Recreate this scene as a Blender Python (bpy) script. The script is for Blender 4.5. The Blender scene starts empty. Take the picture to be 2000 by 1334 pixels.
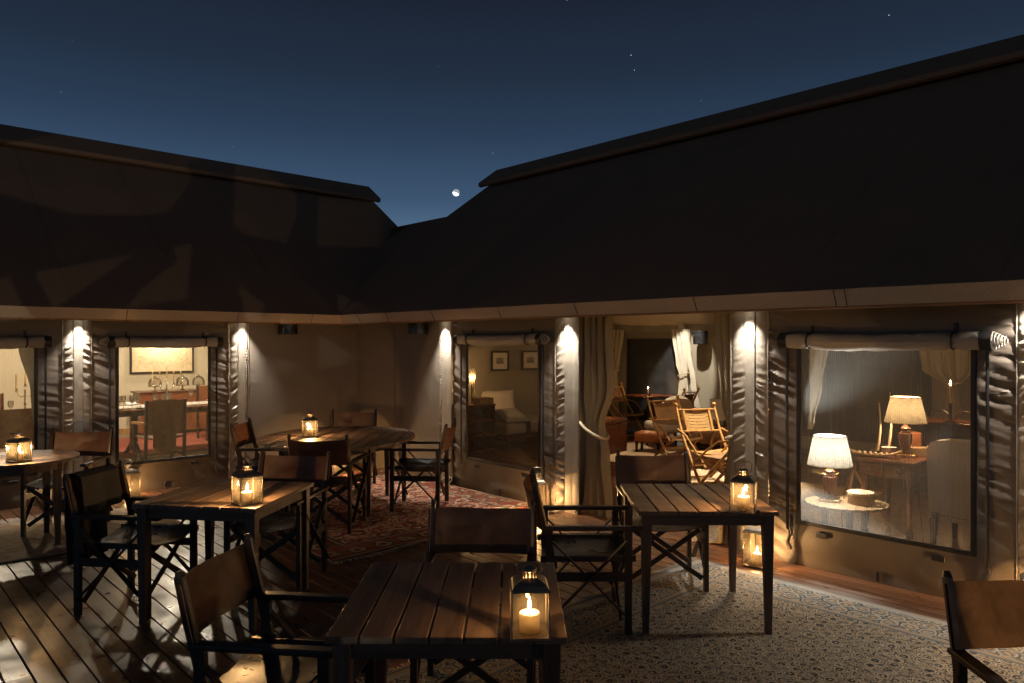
import bpy, bmesh, math, random
from mathutils import Vector, Matrix, noise
PI = math.pi
R = math.radians
random.seed(7)
SC = bpy.context.scene
COL = SC.collection

# ------------------------------------------------------------------ camera
# World axes: X runs along the right-hand tent wall, Y along the left-hand tent wall, Z up.
cam_d = bpy.data.cameras.new('camera')
cam = bpy.data.objects.new('camera', cam_d); COL.objects.link(cam)
cam_d.sensor_width = 36.0
cam_d.lens = 36.0*1412/2000
cam_d.clip_start = 0.05; cam_d.clip_end = 6000
cam.location = (0, 0, 1.75)
cam.rotation_euler = (R(90), 0, R(90-43.287))
SC.camera = cam

# ------------------------------------------------------------------ world: dusk sky, sun far below the horizon
W = bpy.data.worlds.new('World'); SC.world = W; W.use_nodes = True
wn = W.node_tree; wn.nodes.clear()
def N(t, ty, **kw):
    n = t.nodes.new(ty)
    for k, v in kw.items(): setattr(n, k, v)
    return n
def L(t, a, b): t.links.new(a, b)
wo = N(wn, 'ShaderNodeOutputWorld'); bg = N(wn, 'ShaderNodeBackground')
sky = N(wn, 'ShaderNodeTexSky', sky_type='NISHITA', sun_disc=False)
sky.sun_elevation = R(-4.0); sky.sun_rotation = R(-51); sky.altitude = 1200; sky.air_density = 1.0; sky.dust_density = 0.2; sky.ozone_density = 5.0
SKY_STRENGTH = 0.082
bg.inputs['Strength'].default_value = SKY_STRENGTH
# night air: a deep blue that pales towards the horizon, with the last of the sky's own twilight in it
tc = N(wn, 'ShaderNodeTexCoord'); sep = N(wn, 'ShaderNodeSeparateXYZ'); L(wn, tc.outputs['Generated'], sep.inputs[0])
rmp = N(wn, 'ShaderNodeValToRGB'); L(wn, sep.outputs['Z'], rmp.inputs[0])
e = rmp.color_ramp.elements
e[0].position = 0.0; e[0].color = (1.6, 2.7, 3.9, 1)
e[1].position = 1.0; e[1].color = (0.045, 0.06, 0.10, 1)
for p, c in ((0.12, (1.02, 1.78, 2.78, 1)), (0.19, (0.46, 0.88, 1.58, 1)), (0.27, (0.24, 0.47, 0.88, 1)), (0.34, (0.16, 0.285, 0.52, 1)), (0.43, (0.112, 0.17, 0.31, 1))):
    q = e.new(p); q.color = c
add = N(wn, 'ShaderNodeMixRGB', blend_type='ADD'); add.inputs[0].default_value = 0.15
L(wn, rmp.outputs[0], add.inputs[1]); L(wn, sky.outputs[0], add.inputs[2])
vor = N(wn, 'ShaderNodeTexVoronoi'); vor.inputs['Scale'].default_value = 46
L(wn, tc.outputs['Generated'], vor.inputs['Vector'])
lt = N(wn, 'ShaderNodeMath', operation='LESS_THAN'); L(wn, vor.outputs['Distance'], lt.inputs[0]); lt.inputs[1].default_value = 0.03
sr = N(wn, 'ShaderNodeSeparateColor'); L(wn, vor.outputs['Color'], sr.inputs[0])
pw = N(wn, 'ShaderNodeMath', operation='POWER'); L(wn, sr.outputs[0], pw.inputs[0]); pw.inputs[1].default_value = 5
ml = N(wn, 'ShaderNodeMath', operation='MULTIPLY'); L(wn, lt.outputs[0], ml.inputs[0]); L(wn, pw.outputs[0], ml.inputs[1])
st = N(wn, 'ShaderNodeMixRGB', blend_type='ADD'); st.inputs[2].default_value = (5, 5.5, 6, 1)
L(wn, ml.outputs[0], st.inputs[0]); L(wn, add.outputs[0], st.inputs[1])
L(wn, st.outputs[0], bg.inputs['Color']); L(wn, bg.outputs[0], wo.inputs[0])

# ------------------------------------------------------------------ exposure and render settings
SC.view_settings.view_transform = 'Standard'; SC.view_settings.look = 'None'
SC.view_settings.exposure = 0.3; SC.view_settings.gamma = 1.0; SC.view_settings.use_curve_mapping = False
SC.render.engine = 'CYCLES'
cy = SC.cycles
cy.use_denoising = True
try: cy.denoiser = 'OPENIMAGEDENOISE'; cy.denoising_input_passes = 'RGB_ALBEDO_NORMAL'
except Exception: pass
cy.max_bounces = 8; cy.diffuse_bounces = 4; cy.glossy_bounces = 3; cy.transmission_bounces = 4; cy.transparent_max_bounces = 24
cy.sample_clamp_indirect = 4.0; cy.sample_clamp_direct = 0.0
cy.caustics_reflective = False; cy.caustics_refractive = False
cy.use_light_tree = True

WARM = (1.0, 0.58, 0.25)        # candle flame
BULB = (1.0, 0.70, 0.40)        # lamp bulbs indoors
LED = (1.0, 0.91, 0.79)         # downlights under the eaves
P_TABLE, P_FLOOR, P_DOWN = 20.0, 17.0, 88.0

# ------------------------------------------------------------------ materials
MATS = {}
def base_mat(name):
    m = bpy.data.materials.new(name); m.use_nodes = True
    t = m.node_tree; b = t.nodes['Principled BSDF']; MATS[name] = m
    return m, t, b
def coords(t, scale=(1, 1, 1), src='Object', rot=(0, 0, 0)):
    c = N(t, 'ShaderNodeTexCoord'); mp = N(t, 'ShaderNodeMapping')
    mp.inputs['Scale'].default_value = scale; mp.inputs['Rotation'].default_value = rot
    L(t, c.outputs[src], mp.inputs['Vector']); return mp.outputs[0]
def noisetex(t, vec, scale, detail=4, rough=.55, dist=0.0):
    n = N(t, 'ShaderNodeTexNoise'); n.inputs['Scale'].default_value = scale; n.inputs['Detail'].default_value = detail
    n.inputs['Roughness'].default_value = rough; n.inputs['Distortion'].default_value = dist
    L(t, vec, n.inputs['Vector']); return n.outputs['Fac']
def ramp(t, fac, stops, interp='LINEAR'):
    r = N(t, 'ShaderNodeValToRGB'); r.color_ramp.interpolation = interp
    el = r.color_ramp.elements
    el[0].position = stops[0][0]; el[0].color = tuple(stops[0][1])+(1,)
    el[1].position = stops[-1][0]; el[1].color = tuple(stops[-1][1])+(1,)
    for p, c in stops[1:-1]:
        q = el.new(p); q.color = tuple(c)+(1,)
    L(t, fac, r.inputs[0]); return r.outputs[0]
def math_(t, op, a, b=None, c=None, clamp=False):
    n = N(t, 'ShaderNodeMath', operation=op); n.use_clamp = clamp
    for i, v in enumerate((a, b, c)):
        if v is None: continue
        if isinstance(v, (int, float)): n.inputs[i].default_value = v
        else: L(t, v, n.inputs[i])
    return n.outputs[0]
def mixc(t, fac, a, b, mode='MIX'):
    n = N(t, 'ShaderNodeMixRGB', blend_type=mode)
    for i, v in enumerate((fac, a, b)):
        if isinstance(v, (int, float)): n.inputs[i].default_value = v
        elif isinstance(v, tuple): n.inputs[i].default_value = v+(1,)
        else: L(t, v, n.inputs[i])
    return n.outputs[0]
def bump(t, b, h, strength=.3, dist=.005):
    n = N(t, 'ShaderNodeBump'); n.inputs['Strength'].default_value = strength; n.inputs['Distance'].default_value = dist
    L(t, h, n.inputs['Height']); L(t, n.outputs[0], b.inputs['Normal'])
def mul(c, k): return tuple(min(1, x*k) for x in c)

def mk_wood(name, col, rough=(.35, .6), axis=0, tone=.35, grain=1.0, wear=None, bumps=.25):
    """wood with grain along the local axis, board-to-board tone from the object's random number"""
    m, t, b = base_mat(name)
    sc = [26*grain]*3; sc[axis] = 1.6*grain
    oi = N(t, 'ShaderNodeObjectInfo')
    c = N(t, 'ShaderNodeTexCoord'); ad = N(t, 'ShaderNodeVectorMath', operation='ADD')
    cmb = N(t, 'ShaderNodeCombineXYZ'); rr = math_(t, 'MULTIPLY', oi.outputs['Random'], 37.0)
    for i in range(3): L(t, rr, cmb.inputs[i])
    L(t, c.outputs['Object'], ad.inputs[0]); L(t, cmb.outputs[0], ad.inputs[1])
    mp = N(t, 'ShaderNodeMapping'); mp.inputs['Scale'].default_value = sc; L(t, ad.outputs[0], mp.inputs['Vector'])
    g = noisetex(t, mp.outputs[0], 1.0, 7, .62, .6)
    s = noisetex(t, ad.outputs[0], 2.3, 3)
    v = ramp(t, g, [(.28, mul(col, .45)), (.5, col), (.75, mul(col, 1.5))])
    tn = math_(t, 'MULTIPLY_ADD', oi.outputs['Random'], 2*tone, 1-tone)
    gr = N(t, 'ShaderNodeCombineXYZ')
    for i in range(3): L(t, tn, gr.inputs[i])
    v = mixc(t, 1.0, v, gr.outputs[0], 'MULTIPLY')
    if wear:
        v = mixc(t, ramp(t, s, [(.48, (0, 0, 0)), (.75, (.45, .45, .45))]), v, wear)
    L(t, v, b.inputs['Base Color'])
    rg = ramp(t, noisetex(t, ad.outputs[0], 5.0, 5), [(.3, (rough[0],)*3), (.7, (rough[1],)*3)])
    L(t, rg, b.inputs['Roughness'])
    bump(t, b, g, bumps, .004)
    return m
def mk_cloth(name, col, rough=.65, weave=900, var=.25, sheen=0.0, spec=.4, fold=0.0, transl=0.0):
    m, t, b = base_mat(name)
    v = coords(t)
    n1 = noisetex(t, v, 2.2, 5)
    n2 = noisetex(t, v, 60, 3)
    cc = ramp(t, n1, [(.25, mul(col, 1-var)), (.75, mul(col, 1+var))])
    cc = mixc(t, .25, cc, ramp(t, n2, [(.3, mul(col, .7)), (.7, mul(col, 1.3))]))
    L(t, cc, b.inputs['Base Color']); b.inputs['Specular IOR Level'].default_value = spec
    L(t, ramp(t, n1, [(.3, (rough-.08,)*3), (.7, (min(1, rough+.1),)*3)]), b.inputs['Roughness'])
    b.inputs['Sheen Weight'].default_value = sheen
    w1 = N(t, 'ShaderNodeTexNoise'); w1.inputs['Scale'].default_value = weave; L(t, v, w1.inputs['Vector'])
    bump(t, b, w1.outputs[0], .35, .002)
    if transl:
        tr = N(t, 'ShaderNodeBsdfTranslucent'); L(t, cc, tr.inputs['Color'])
        mx = N(t, 'ShaderNodeMixShader'); mx.inputs[0].default_value = transl
        o = t.nodes['Material Output']; L(t, b.outputs[0], mx.inputs[1]); L(t, tr.outputs[0], mx.inputs[2]); L(t, mx.outputs[0], o.inputs[0])
    return m
def mk_leather(name, col, rough=.42, scuff=.5):
    m, t, b = base_mat(name)
    oi = N(t, 'ShaderNodeObjectInfo')
    v = coords(t)
    ad = N(t, 'ShaderNodeVectorMath', operation='ADD'); L(t, v, ad.inputs[0])
    cm = N(t, 'ShaderNodeCombineXYZ'); L(t, math_(t, 'MULTIPLY', oi.outputs['Random'], 21.0), cm.inputs[0]); L(t, cm.outputs[0], ad.inputs[1])
    n1 = noisetex(t, ad.outputs[0], 7, 6, .6, .8); n2 = noisetex(t, ad.outputs[0], 320, 2)
    L(t, ramp(t, n1, [(.25, mul(col, 1-scuff)), (.55, col), (.8, mul(col, 1+scuff))]), b.inputs['Base Color'])
    L(t, ramp(t, n1, [(.3, (rough+.15,)*3), (.7, (rough-.08,)*3)]), b.inputs['Roughness'])
    bump(t, b, math_(t, 'ADD', n2, math_(t, 'MULTIPLY', n1, 2.0)), .3, .002)
    return m
def mk_plain(name, col, rough=.5, metal=0.0, var=.15, nscale=20, spec=.5):
    m, t, b = base_mat(name)
    v = coords(t); n = noisetex(t, v, nscale, 4)
    L(t, ramp(t, n, [(.3, mul(col, 1-var)), (.7, mul(col, 1+var))]), b.inputs['Base Color'])
    L(t, ramp(t, n, [(.3, (max(.04, rough-.08),)*3), (.7, (rough+.1,)*3)]), b.inputs['Roughness'])
    b.inputs['Metallic'].default_value = metal; b.inputs['Specular IOR Level'].default_value = spec
    return m
def mk_glass(name, tint=(.96, .95, .92), refl=.08, dust=0.0):
    m, t, b = base_mat(name); t.nodes.remove(b); o = t.nodes['Material Output']
    tr = N(t, 'ShaderNodeBsdfTransparent'); tr.inputs[0].default_value = tint+(1,)
    gl = N(t, 'ShaderNodeBsdfGlossy'); gl.inputs['Roughness'].default_value = .03
    fr = N(t, 'ShaderNodeFresnel'); fr.inputs[0].default_value = 1.5
    f = math_(t, 'ADD', math_(t, 'MULTIPLY', fr.outputs[0], .8), refl*noise_k(t))
    mx = N(t, 'ShaderNodeMixShader'); L(t, f, mx.inputs[0]); L(t, tr.outputs[0], mx.inputs[1]); L(t, gl.outputs[0], mx.inputs[2]); L(t, mx.outputs[0], o.inputs[0])
    if dust:     # soot and wax film on lantern panes; painted haze for highlights on drinking glasses
        df = N(t, 'ShaderNodeBsdfTranslucent'); df.inputs[0].default_value = (.80, .70, .52, 1)
        sm_ = noisetex(t, coords(t), 14, 5, .7); k = math_(t, 'MULTIPLY', sm_, dust*2)
        m2 = N(t, 'ShaderNodeMixShader'); L(t, k, m2.inputs[0]); L(t, mx.outputs[0], m2.inputs[1]); L(t, df.outputs[0], m2.inputs[2]); L(t, m2.outputs[0], o.inputs[0])
    return m
def noise_k(t): return .5
def mk_emit(name, col, s, soft=0.0):
    m, t, b = base_mat(name); t.nodes.remove(b); o = t.nodes['Material Output']
    em = N(t, 'ShaderNodeEmission'); em.inputs[0].default_value = col+(1,); em.inputs[1].default_value = s
    if soft:
        tr = N(t, 'ShaderNodeBsdfTransparent'); ad = N(t, 'ShaderNodeAddShader')
        L(t, em.outputs[0], ad.inputs[0]); L(t, tr.outputs[0], ad.inputs[1]); L(t, ad.outputs[0], o.inputs[0])
    else: L(t, em.outputs[0], o.inputs[0])
    return m
def mk_gauze(name, col, dens, lines=.25, pitch=420):
    """woven insect screen: part thread, part hole; thread is diffuse and lets some light through"""
    m, t, b = base_mat(name); t.nodes.remove(b); o = t.nodes['Material Output']
    v = coords(t)
    sp = N(t, 'ShaderNodeSeparateXYZ'); L(t, v, sp.inputs[0])
    wv = math_(t, 'SINE', math_(t, 'MULTIPLY', math_(t, 'ADD', sp.outputs[0], sp.outputs[1]), pitch))
    n1 = noisetex(t, coords(t, (60, 60, 3)), 1.0, 3); n2 = noisetex(t, v, 3.0, 4)
    f = math_(t, 'ADD', dens, math_(t, 'MULTIPLY', math_(t, 'SUBTRACT', n1, .5), lines))
    f = math_(t, 'ADD', f, math_(t, 'MULTIPLY', wv, lines*.18))
    f = math_(t, 'ADD', f, math_(t, 'MULTIPLY', math_(t, 'SUBTRACT', n2, .5), lines*.5), clamp=True)
    tr = N(t, 'ShaderNodeBsdfTransparent')
    df = N(t, 'ShaderNodeBsdfDiffuse'); df.inputs[0].default_value = col+(1,)
    tl = N(t, 'ShaderNodeBsdfTranslucent'); tl.inputs[0].default_value = col+(1,)
    m1 = N(t, 'ShaderNodeMixShader'); m1.inputs[0].default_value = .5; L(t, df.outputs[0], m1.inputs[1]); L(t, tl.outputs[0], m1.inputs[2])
    mx = N(t, 'ShaderNodeMixShader'); L(t, f, mx.inputs[0]); L(t, tr.outputs[0], mx.inputs[1]); L(t, m1.outputs[0], mx.inputs[2]); L(t, mx.outputs[0], o.inputs[0])
    return m
def mk_wax(name, col=(.84, .72, .48)):
    m, t, b = base_mat(name)
    b.inputs['Base Color'].default_value = col+(1,); b.inputs['Roughness'].default_value = .45
    n = noisetex(t, coords(t), 30, 3); bump(t, b, n, .2, .004)
    tl = N(t, 'ShaderNodeBsdfTranslucent'); tl.inputs[0].default_value = (.98, .80, .46, 1)
    mx = N(t, 'ShaderNodeMixShader'); mx.inputs[0].default_value = .62; o = t.nodes['Material Output']
    L(t, b.outputs[0], mx.inputs[1]); L(t, tl.outputs[0], mx.inputs[2]); L(t, mx.outputs[0], o.inputs[0])
    return m
def mk_shade(name, col):
    """linen lamp shade: light comes through the weave"""
    m, t, b = base_mat(name); t.nodes.remove(b); o = t.nodes['Material Output']
    v = coords(t, (1, 1, .25)); n = noisetex(t, v, 140, 4, .7); n2 = noisetex(t, coords(t, (.3, .3, 2), rot=(.6, .3, 0)), 60, 4, .7)
    c = ramp(t, math_(t, 'MULTIPLY', math_(t, 'ADD', n, n2), .5), [(.36, mul(col, .45)), (.62, col)])
    df = N(t, 'ShaderNodeBsdfDiffuse'); tl = N(t, 'ShaderNodeBsdfTranslucent'); L(t, c, df.inputs[0]); L(t, c, tl.inputs[0])
    mx = N(t, 'ShaderNodeMixShader'); mx.inputs[0].default_value = .062; L(t, df.outputs[0], mx.inputs[1]); L(t, tl.outputs[0], mx.inputs[2]); L(t, mx.outputs[0], o.inputs[0])
    return m
def mk_rug(name, hx, hy, field, border, edge, scale=8.0, bw=.42, worn=.35, blotch=.6, jitter=.45):
    """oriental rug: knots in a repeating flower lattice, guard stripes and a border, laid out in the rug's own metres"""
    m, t, b = base_mat(name)
    c = N(t, 'ShaderNodeTexCoord'); sp = N(t, 'ShaderNodeSeparateXYZ'); L(t, c.outputs['Object'], sp.inputs[0])
    ax = math_(t, 'ABSOLUTE', sp.outputs[0]); ay = math_(t, 'ABSOLUTE', sp.outputs[1])
    ed = math_(t, 'MINIMUM', math_(t, 'SUBTRACT', hx, ax), math_(t, 'SUBTRACT', hy, ay))
    def motif(sc, rnd, pal, freq):
        vv = N(t, 'ShaderNodeTexVoronoi'); vv.inputs['Scale'].default_value = sc; vv.inputs['Randomness'].default_value = rnd
        L(t, c.outputs['Object'], vv.inputs['Vector'])
        wob = noisetex(t, c.outputs['Object'], sc*3.2, 3)
        dd = math_(t, 'ADD', vv.outputs['Distance'], math_(t, 'MULTIPLY', math_(t, 'SUBTRACT', wob, .5), .42))
        ph = math_(t, 'FRACT', math_(t, 'MULTIPLY', dd, freq))
        n = len(pal); stops = [(i/n, p) for i, p in enumerate(pal)]
        return ramp(t, ph, stops, 'CONSTANT')
    f1 = motif(scale, jitter, field, 1.55); f2 = motif(scale*2.3, .6, field[::-1], 1.2)
    fm = mixc(t, ramp(t, noisetex(t, c.outputs['Object'], scale*1.4, 3), [(.47, (0, 0, 0)), (.53, (.75, .75, .75))]), f1, f2)
    b1 = motif(scale*.8, .25, border, 1.7)
    g = ramp(t, math_(t, 'DIVIDE', ed, bw), [(0, edge[0]), (.06, edge[1]), (.12, edge[2]), (.2, border[0]), (.86, edge[1]), (.93, edge[0])], 'CONSTANT')
    inb = math_(t, 'MULTIPLY', math_(t, 'GREATER_THAN', ed, bw*.2), math_(t, 'LESS_THAN', ed, bw*.86))
    bo = mixc(t, inb, g, b1)
    col = mixc(t, math_(t, 'GREATER_THAN', ed, bw), bo, fm)
    bl = noisetex(t, c.outputs['Object'], 1.3, 5, .65)
    gray = tuple(sum(x[i] for x in field)/len(field) for i in range(3))
    col = mixc(t, ramp(t, noisetex(t, c.outputs['Object'], 4, 6, .7), [(.4, (0, 0, 0)), (.75, (worn,)*3)]), col, mul(gray, 1.25))
    col = mixc(t, blotch, col, ramp(t, bl, [(.3, (.45, .45, .45)), (.7, (1.25, 1.25, 1.25))]), 'MULTIPLY')
    L(t, col, b.inputs['Base Color']); b.inputs['Roughness'].default_value = .92; b.inputs['Specular IOR Level'].default_value = .15
    kn = noisetex(t, c.outputs['Object'], 260, 2); bump(t, b, kn, .7, .006)
    return m

M = {}
M['deck'] = mk_wood('deck_wood', (.135, .058, .026), (.24, .52), 0, .36, 1.0, wear=(.15, .088, .050))
M['room_floor'] = mk_wood('room_floor_wood', (.11, .045, .022), (.25, .45), 0, .2, .7)
M['table'] = mk_wood('table_teak', (.125, .078, .050), (.38, .62), 1, .22, 1.1)
M['table_x'] = mk_wood('table_teak_apron', (.085, .053, .034), (.4, .6), 0, .15, 1.1)
M['table_z'] = mk_wood('table_teak_leg', (.075, .046, .030), (.35, .6), 2, .15, 1.1)
M['frame'] = mk_wood('chair_frame_wood', (.030, .017, .010), (.3, .5), 2, .2, 1.2, bumps=.12)
M['bamboo'] = mk_wood('golden_wood', (.46, .24, .08), (.28, .45), 2, .15, 1.0, bumps=.15)
M['mahog'] = mk_wood('mahogany', (.13, .042, .017), (.18, .35), 0, .15, .8)
M['darkwood'] = mk_wood('dark_polished_wood', (.045, .022, .012), (.2, .4), 2, .15, .8)
M['batten'] = mk_wood('eave_batten_wood', (.34, .16, .055), (.4, .6), 0, .1, 1.0)
M['back'] = mk_leather('brown_leather', (.088, .032, .012), .45)
M['seat'] = mk_leather('black_leather', (.024, .020, .018), .3, .35)
M['tan'] = mk_leather('orange_leather', (.27, .085, .028), .32, .3)
M['trunkl'] = mk_leather('trunk_leather', (.11, .035, .016), .28, .4)
M['suede'] = mk_leather('worn_suede', (.27, .145, .058), .7, .5)
M['canvas'] = mk_cloth('tent_canvas', (.122, .098, .078), .43, 700, .10, spec=.5)
M['canvas_corner'] = mk_cloth('tent_canvas_plain', (.185, .155, .125), .52, 700, .10, spec=.4)  # same tent fabric, lightened: the corner's light is put into the colour
M['canvas_pad'] = mk_cloth('tent_canvas_padding', (.245, .212, .172), .38, 700, .08, spec=.55)
M['canvas_flat'] = mk_cloth('tent_canvas_strip', (.33, .295, .245), .5, 700, .06, spec=.45)
M['roof'] = mk_cloth('roof_canvas', (.255, .140, .080), .75, 500, .12, spec=.25)
M['fascia'] = mk_cloth('eave_canvas', (.47, .37, .26), .7, 500, .1)
M['liner'] = mk_cloth('ceiling_liner', (.62, .54, .40), .8, 400, .06)
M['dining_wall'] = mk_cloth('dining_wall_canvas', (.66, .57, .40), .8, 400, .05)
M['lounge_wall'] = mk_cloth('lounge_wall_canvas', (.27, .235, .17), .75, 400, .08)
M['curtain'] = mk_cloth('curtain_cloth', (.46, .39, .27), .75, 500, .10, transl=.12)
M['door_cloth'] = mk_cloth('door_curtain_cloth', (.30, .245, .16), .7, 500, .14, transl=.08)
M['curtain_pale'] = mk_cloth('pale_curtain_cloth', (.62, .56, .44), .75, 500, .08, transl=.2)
M['linen'] = mk_cloth('grey_linen', (.58, .52, .43), .85, 380, .14)
M['grey_felt'] = mk_cloth('grey_throw', (.30, .28, .25), .9, 300, .15)
M['rope'] = mk_cloth('rope_fibre', (.56, .46, .32), .85, 200, .2)
M['throw'] = mk_cloth('woven_throw', (.17, .11, .055), .9, 260, .25)
M['dark_throw'] = mk_cloth('dark_throw_cloth', (.030, .027, .024), .85, 300, .25)
M['webbing'] = mk_plain('black_webbing', (.012, .011, .011), .45, var=.2)
M['plastic'] = mk_plain('black_plastic', (.015, .015, .016), .3)
M['metal'] = mk_plain('lantern_metal', (.26, .21, .155), .42, .75, .25)
M['steel'] = mk_plain('pale_steel', (.55, .53, .50), .25, 1.0, .1)
M['brass'] = mk_plain('brass', (.62, .40, .14), .25, 1.0, .15)
M['silver'] = mk_plain('silver_plate', (.80, .74, .62), .14, 1.0, .08)
M['cable'] = mk_plain('white_cable', (.75, .72, .66), .5)
M['bone'] = mk_plain('horn_bone', (.62, .47, .28), .4, 0, .25)
M['porcelain'] = mk_plain('porcelain', (.78, .74, .66), .25)
M['paper'] = mk_plain('mount_paper', (.62, .56, .44), .8)
M['black_frame'] = mk_plain('black_frame_paint', (.018, .014, .012), .35)
M['carpet'] = mk_cloth('dining_carpet', (.30, .21, .13), .95, 250, .2)
M['card'] = mk_plain('carved_box_wood', (.27, .165, .075), .6, 0, .3, 40)
M['glass'] = mk_glass('lantern_glass', (.95, .93, .88), .08, .007)
M['clear'] = mk_glass('drinking_glass', (.97, .96, .93), .36, .06)  # pale haze put in so the glasses seem to catch light
M['gauze'] = mk_gauze('window_gauze_grey', (.54, .57, .57), .34, .15)
M['gauze_thin'] = mk_gauze('window_gauze_thin', (.34, .30, .24), .18, .16)
M['gauze_pale'] = mk_gauze('window_gauze_pale', (.62, .54, .40), .10, .08)
M['night'] = mk_plain('night_screen', (.030, .032, .034), .42, 0, .25, 8)
M['wax'] = mk_wax('candle_wax')
M['flame'] = mk_emit('flame', (1.0, .62, .24), 60.0, 1)
M['flame_far'] = mk_emit('flame_indoors', (1.0, .60, .25), 40.0, 1)
M['led'] = mk_emit('downlight_lens', (1.0, .88, .70), 18.0)
M['shade'] = mk_shade('lamp_shade_linen', (.86, .72, .48))
M['shade_w'] = mk_shade('lamp_shade_white_linen', (.93, .86, .72))
M['red'] = mk_cloth('red_rug_wool', (.30, .075, .045), .95, 260, .45)
def mk_map():
    m, t, b = base_mat('old_map_print')
    c = N(t, 'ShaderNodeTexCoord'); sp = N(t, 'ShaderNodeSeparateXYZ'); L(t, c.outputs['Object'], sp.inputs[0])
    y, z = sp.outputs[1], sp.outputs[2]
    def ring(cy_, cz, r, w):
        a = math_(t, 'SUBTRACT', y, cy_); bb = math_(t, 'SUBTRACT', z, cz)
        d = math_(t, 'SQRT', math_(t, 'ADD', math_(t, 'MULTIPLY', a, a), math_(t, 'MULTIPLY', bb, bb)))
        return math_(t, 'LESS_THAN', math_(t, 'ABSOLUTE', math_(t, 'SUBTRACT', d, r)), w)
    rs = math_(t, 'MAXIMUM', ring(-.27, .02, .26, .004), ring(.27, .02, .26, .004)); rs = math_(t, 'MAXIMUM', rs, ring(0, -.20, .05, .006))
    land = noisetex(t, c.outputs['Object'], 7, 6, .65)
    coast = ramp(t, land, [(.49, (0, 0, 0)), (.50, (.6, .6, .6)), (.515, (.6, .6, .6)), (.53, (.15, .15, .15))])
    base = ramp(t, noisetex(t, c.outputs['Object'], 3, 3), [(.3, (.72, .56, .32)), (.7, (.80, .66, .42))])
    col = mixc(t, coast, base, (.42, .27, .12)); col = mixc(t, math_(t, 'MULTIPLY', rs, .7), col, (.40, .26, .12))
    L(t, col, b.inputs['Base Color']); b.inputs['Roughness'].default_value = .7
    return m
M['map'] = mk_map()
def mk_print():
    m, t, b = base_mat('engraving_print')
    n = noisetex(t, coords(t), 22, 6, .7)
    L(t, ramp(t, n, [(.35, (.06, .05, .04)), (.65, (.34, .29, .22))]), b.inputs['Base Color']); b.inputs['Roughness'].default_value = .6
    return m
M['print'] = mk_print()
def mk_cane():
    m, t, b = base_mat('cane_webbing'); o = t.nodes['Material Output']
    v = N(t, 'ShaderNodeTexVoronoi'); v.inputs['Scale'].default_value = 55; v.inputs['Randomness'].default_value = 0.0
    L(t, coords(t), v.inputs['Vector'])
    b.inputs['Base Color'].default_value = (.46, .28, .11, 1); b.inputs['Roughness'].default_value = .4
    h = math_(t, 'LESS_THAN', v.outputs['Distance'], .38)
    tr = N(t, 'ShaderNodeBsdfTransparent'); mx = N(t, 'ShaderNodeMixShader')
    L(t, h, mx.inputs[0]); L(t, b.outputs[0], mx.inputs[1]); L(t, tr.outputs[0], mx.inputs[2]); L(t, mx.outputs[0], o.inputs[0])
    return m
M['cane'] = mk_cane()
M['rug_blue'] = mk_rug('rug_cream_blue', 1.85, 1.75,
    [(.50, .44, .33), (.03, .033, .04), (.085, .085, .085), (.53, .46, .35), (.21, .135, .075), (.54, .48, .37), (.04, .045, .052)],
    [(.21, .24, .26), (.42, .37, .28), (.23, .145, .08), (.23, .26, .28), (.45, .40, .31), (.08, .09, .10)],
    [(.16, .19, .22), (.40, .30, .20), (.34, .38, .40)], 12.0, .40, .10, .45, .26)
M['rug_red'] = mk_rug('rug_red_oriental', 1.65, 1.30,
    [(.40, .06, .03), (.72, .62, .46), (.30, .045, .025), (.07, .055, .06), (.45, .09, .04), (.68, .56, .38)],
    [(.16, .03, .02), (.46, .36, .22), (.10, .06, .05), (.28, .06, .03)],
    [(.05, .04, .035), (.40, .31, .19), (.20, .035, .02)], 5.2, .36, .45, .6, .8)
M['rug_pale'] = mk_rug('rug_faded_beige', .72, 1.55,
    [(.44, .35, .22), (.36, .25, .15), (.47, .38, .25), (.38, .20, .11), (.45, .36, .23)],
    [(.42, .33, .21), (.35, .22, .13), (.46, .37, .25)],
    [(.20, .16, .11), (.40, .31, .2), (.33, .22, .13)], 4.5, .3, .85, .5, .8)
M['rug_room'] = mk_rug('rug_lounge_beige', 1.6, 1.2,
    [(.52, .42, .28), (.40, .24, .15), (.55, .46, .32), (.44, .30, .19)],
    [(.45, .30, .19), (.55, .45, .31), (.38, .22, .14)],
    [(.3, .2, .13), (.5, .4, .27), (.42, .28, .18)], 6, .3, .7, .3, .6)
M['ground'] = mk_plain('dry_ground', (.16, .12, .075), .95, 0, .3, 2)
M['spine1'] = mk_plain('book_cloth_tan', (.34, .19, .075), .6); M['spine2'] = mk_plain('book_cloth_brown', (.12, .05, .025), .6); M['spine3'] = mk_plain('book_cloth_olive', (.16, .13, .06), .6)

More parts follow.
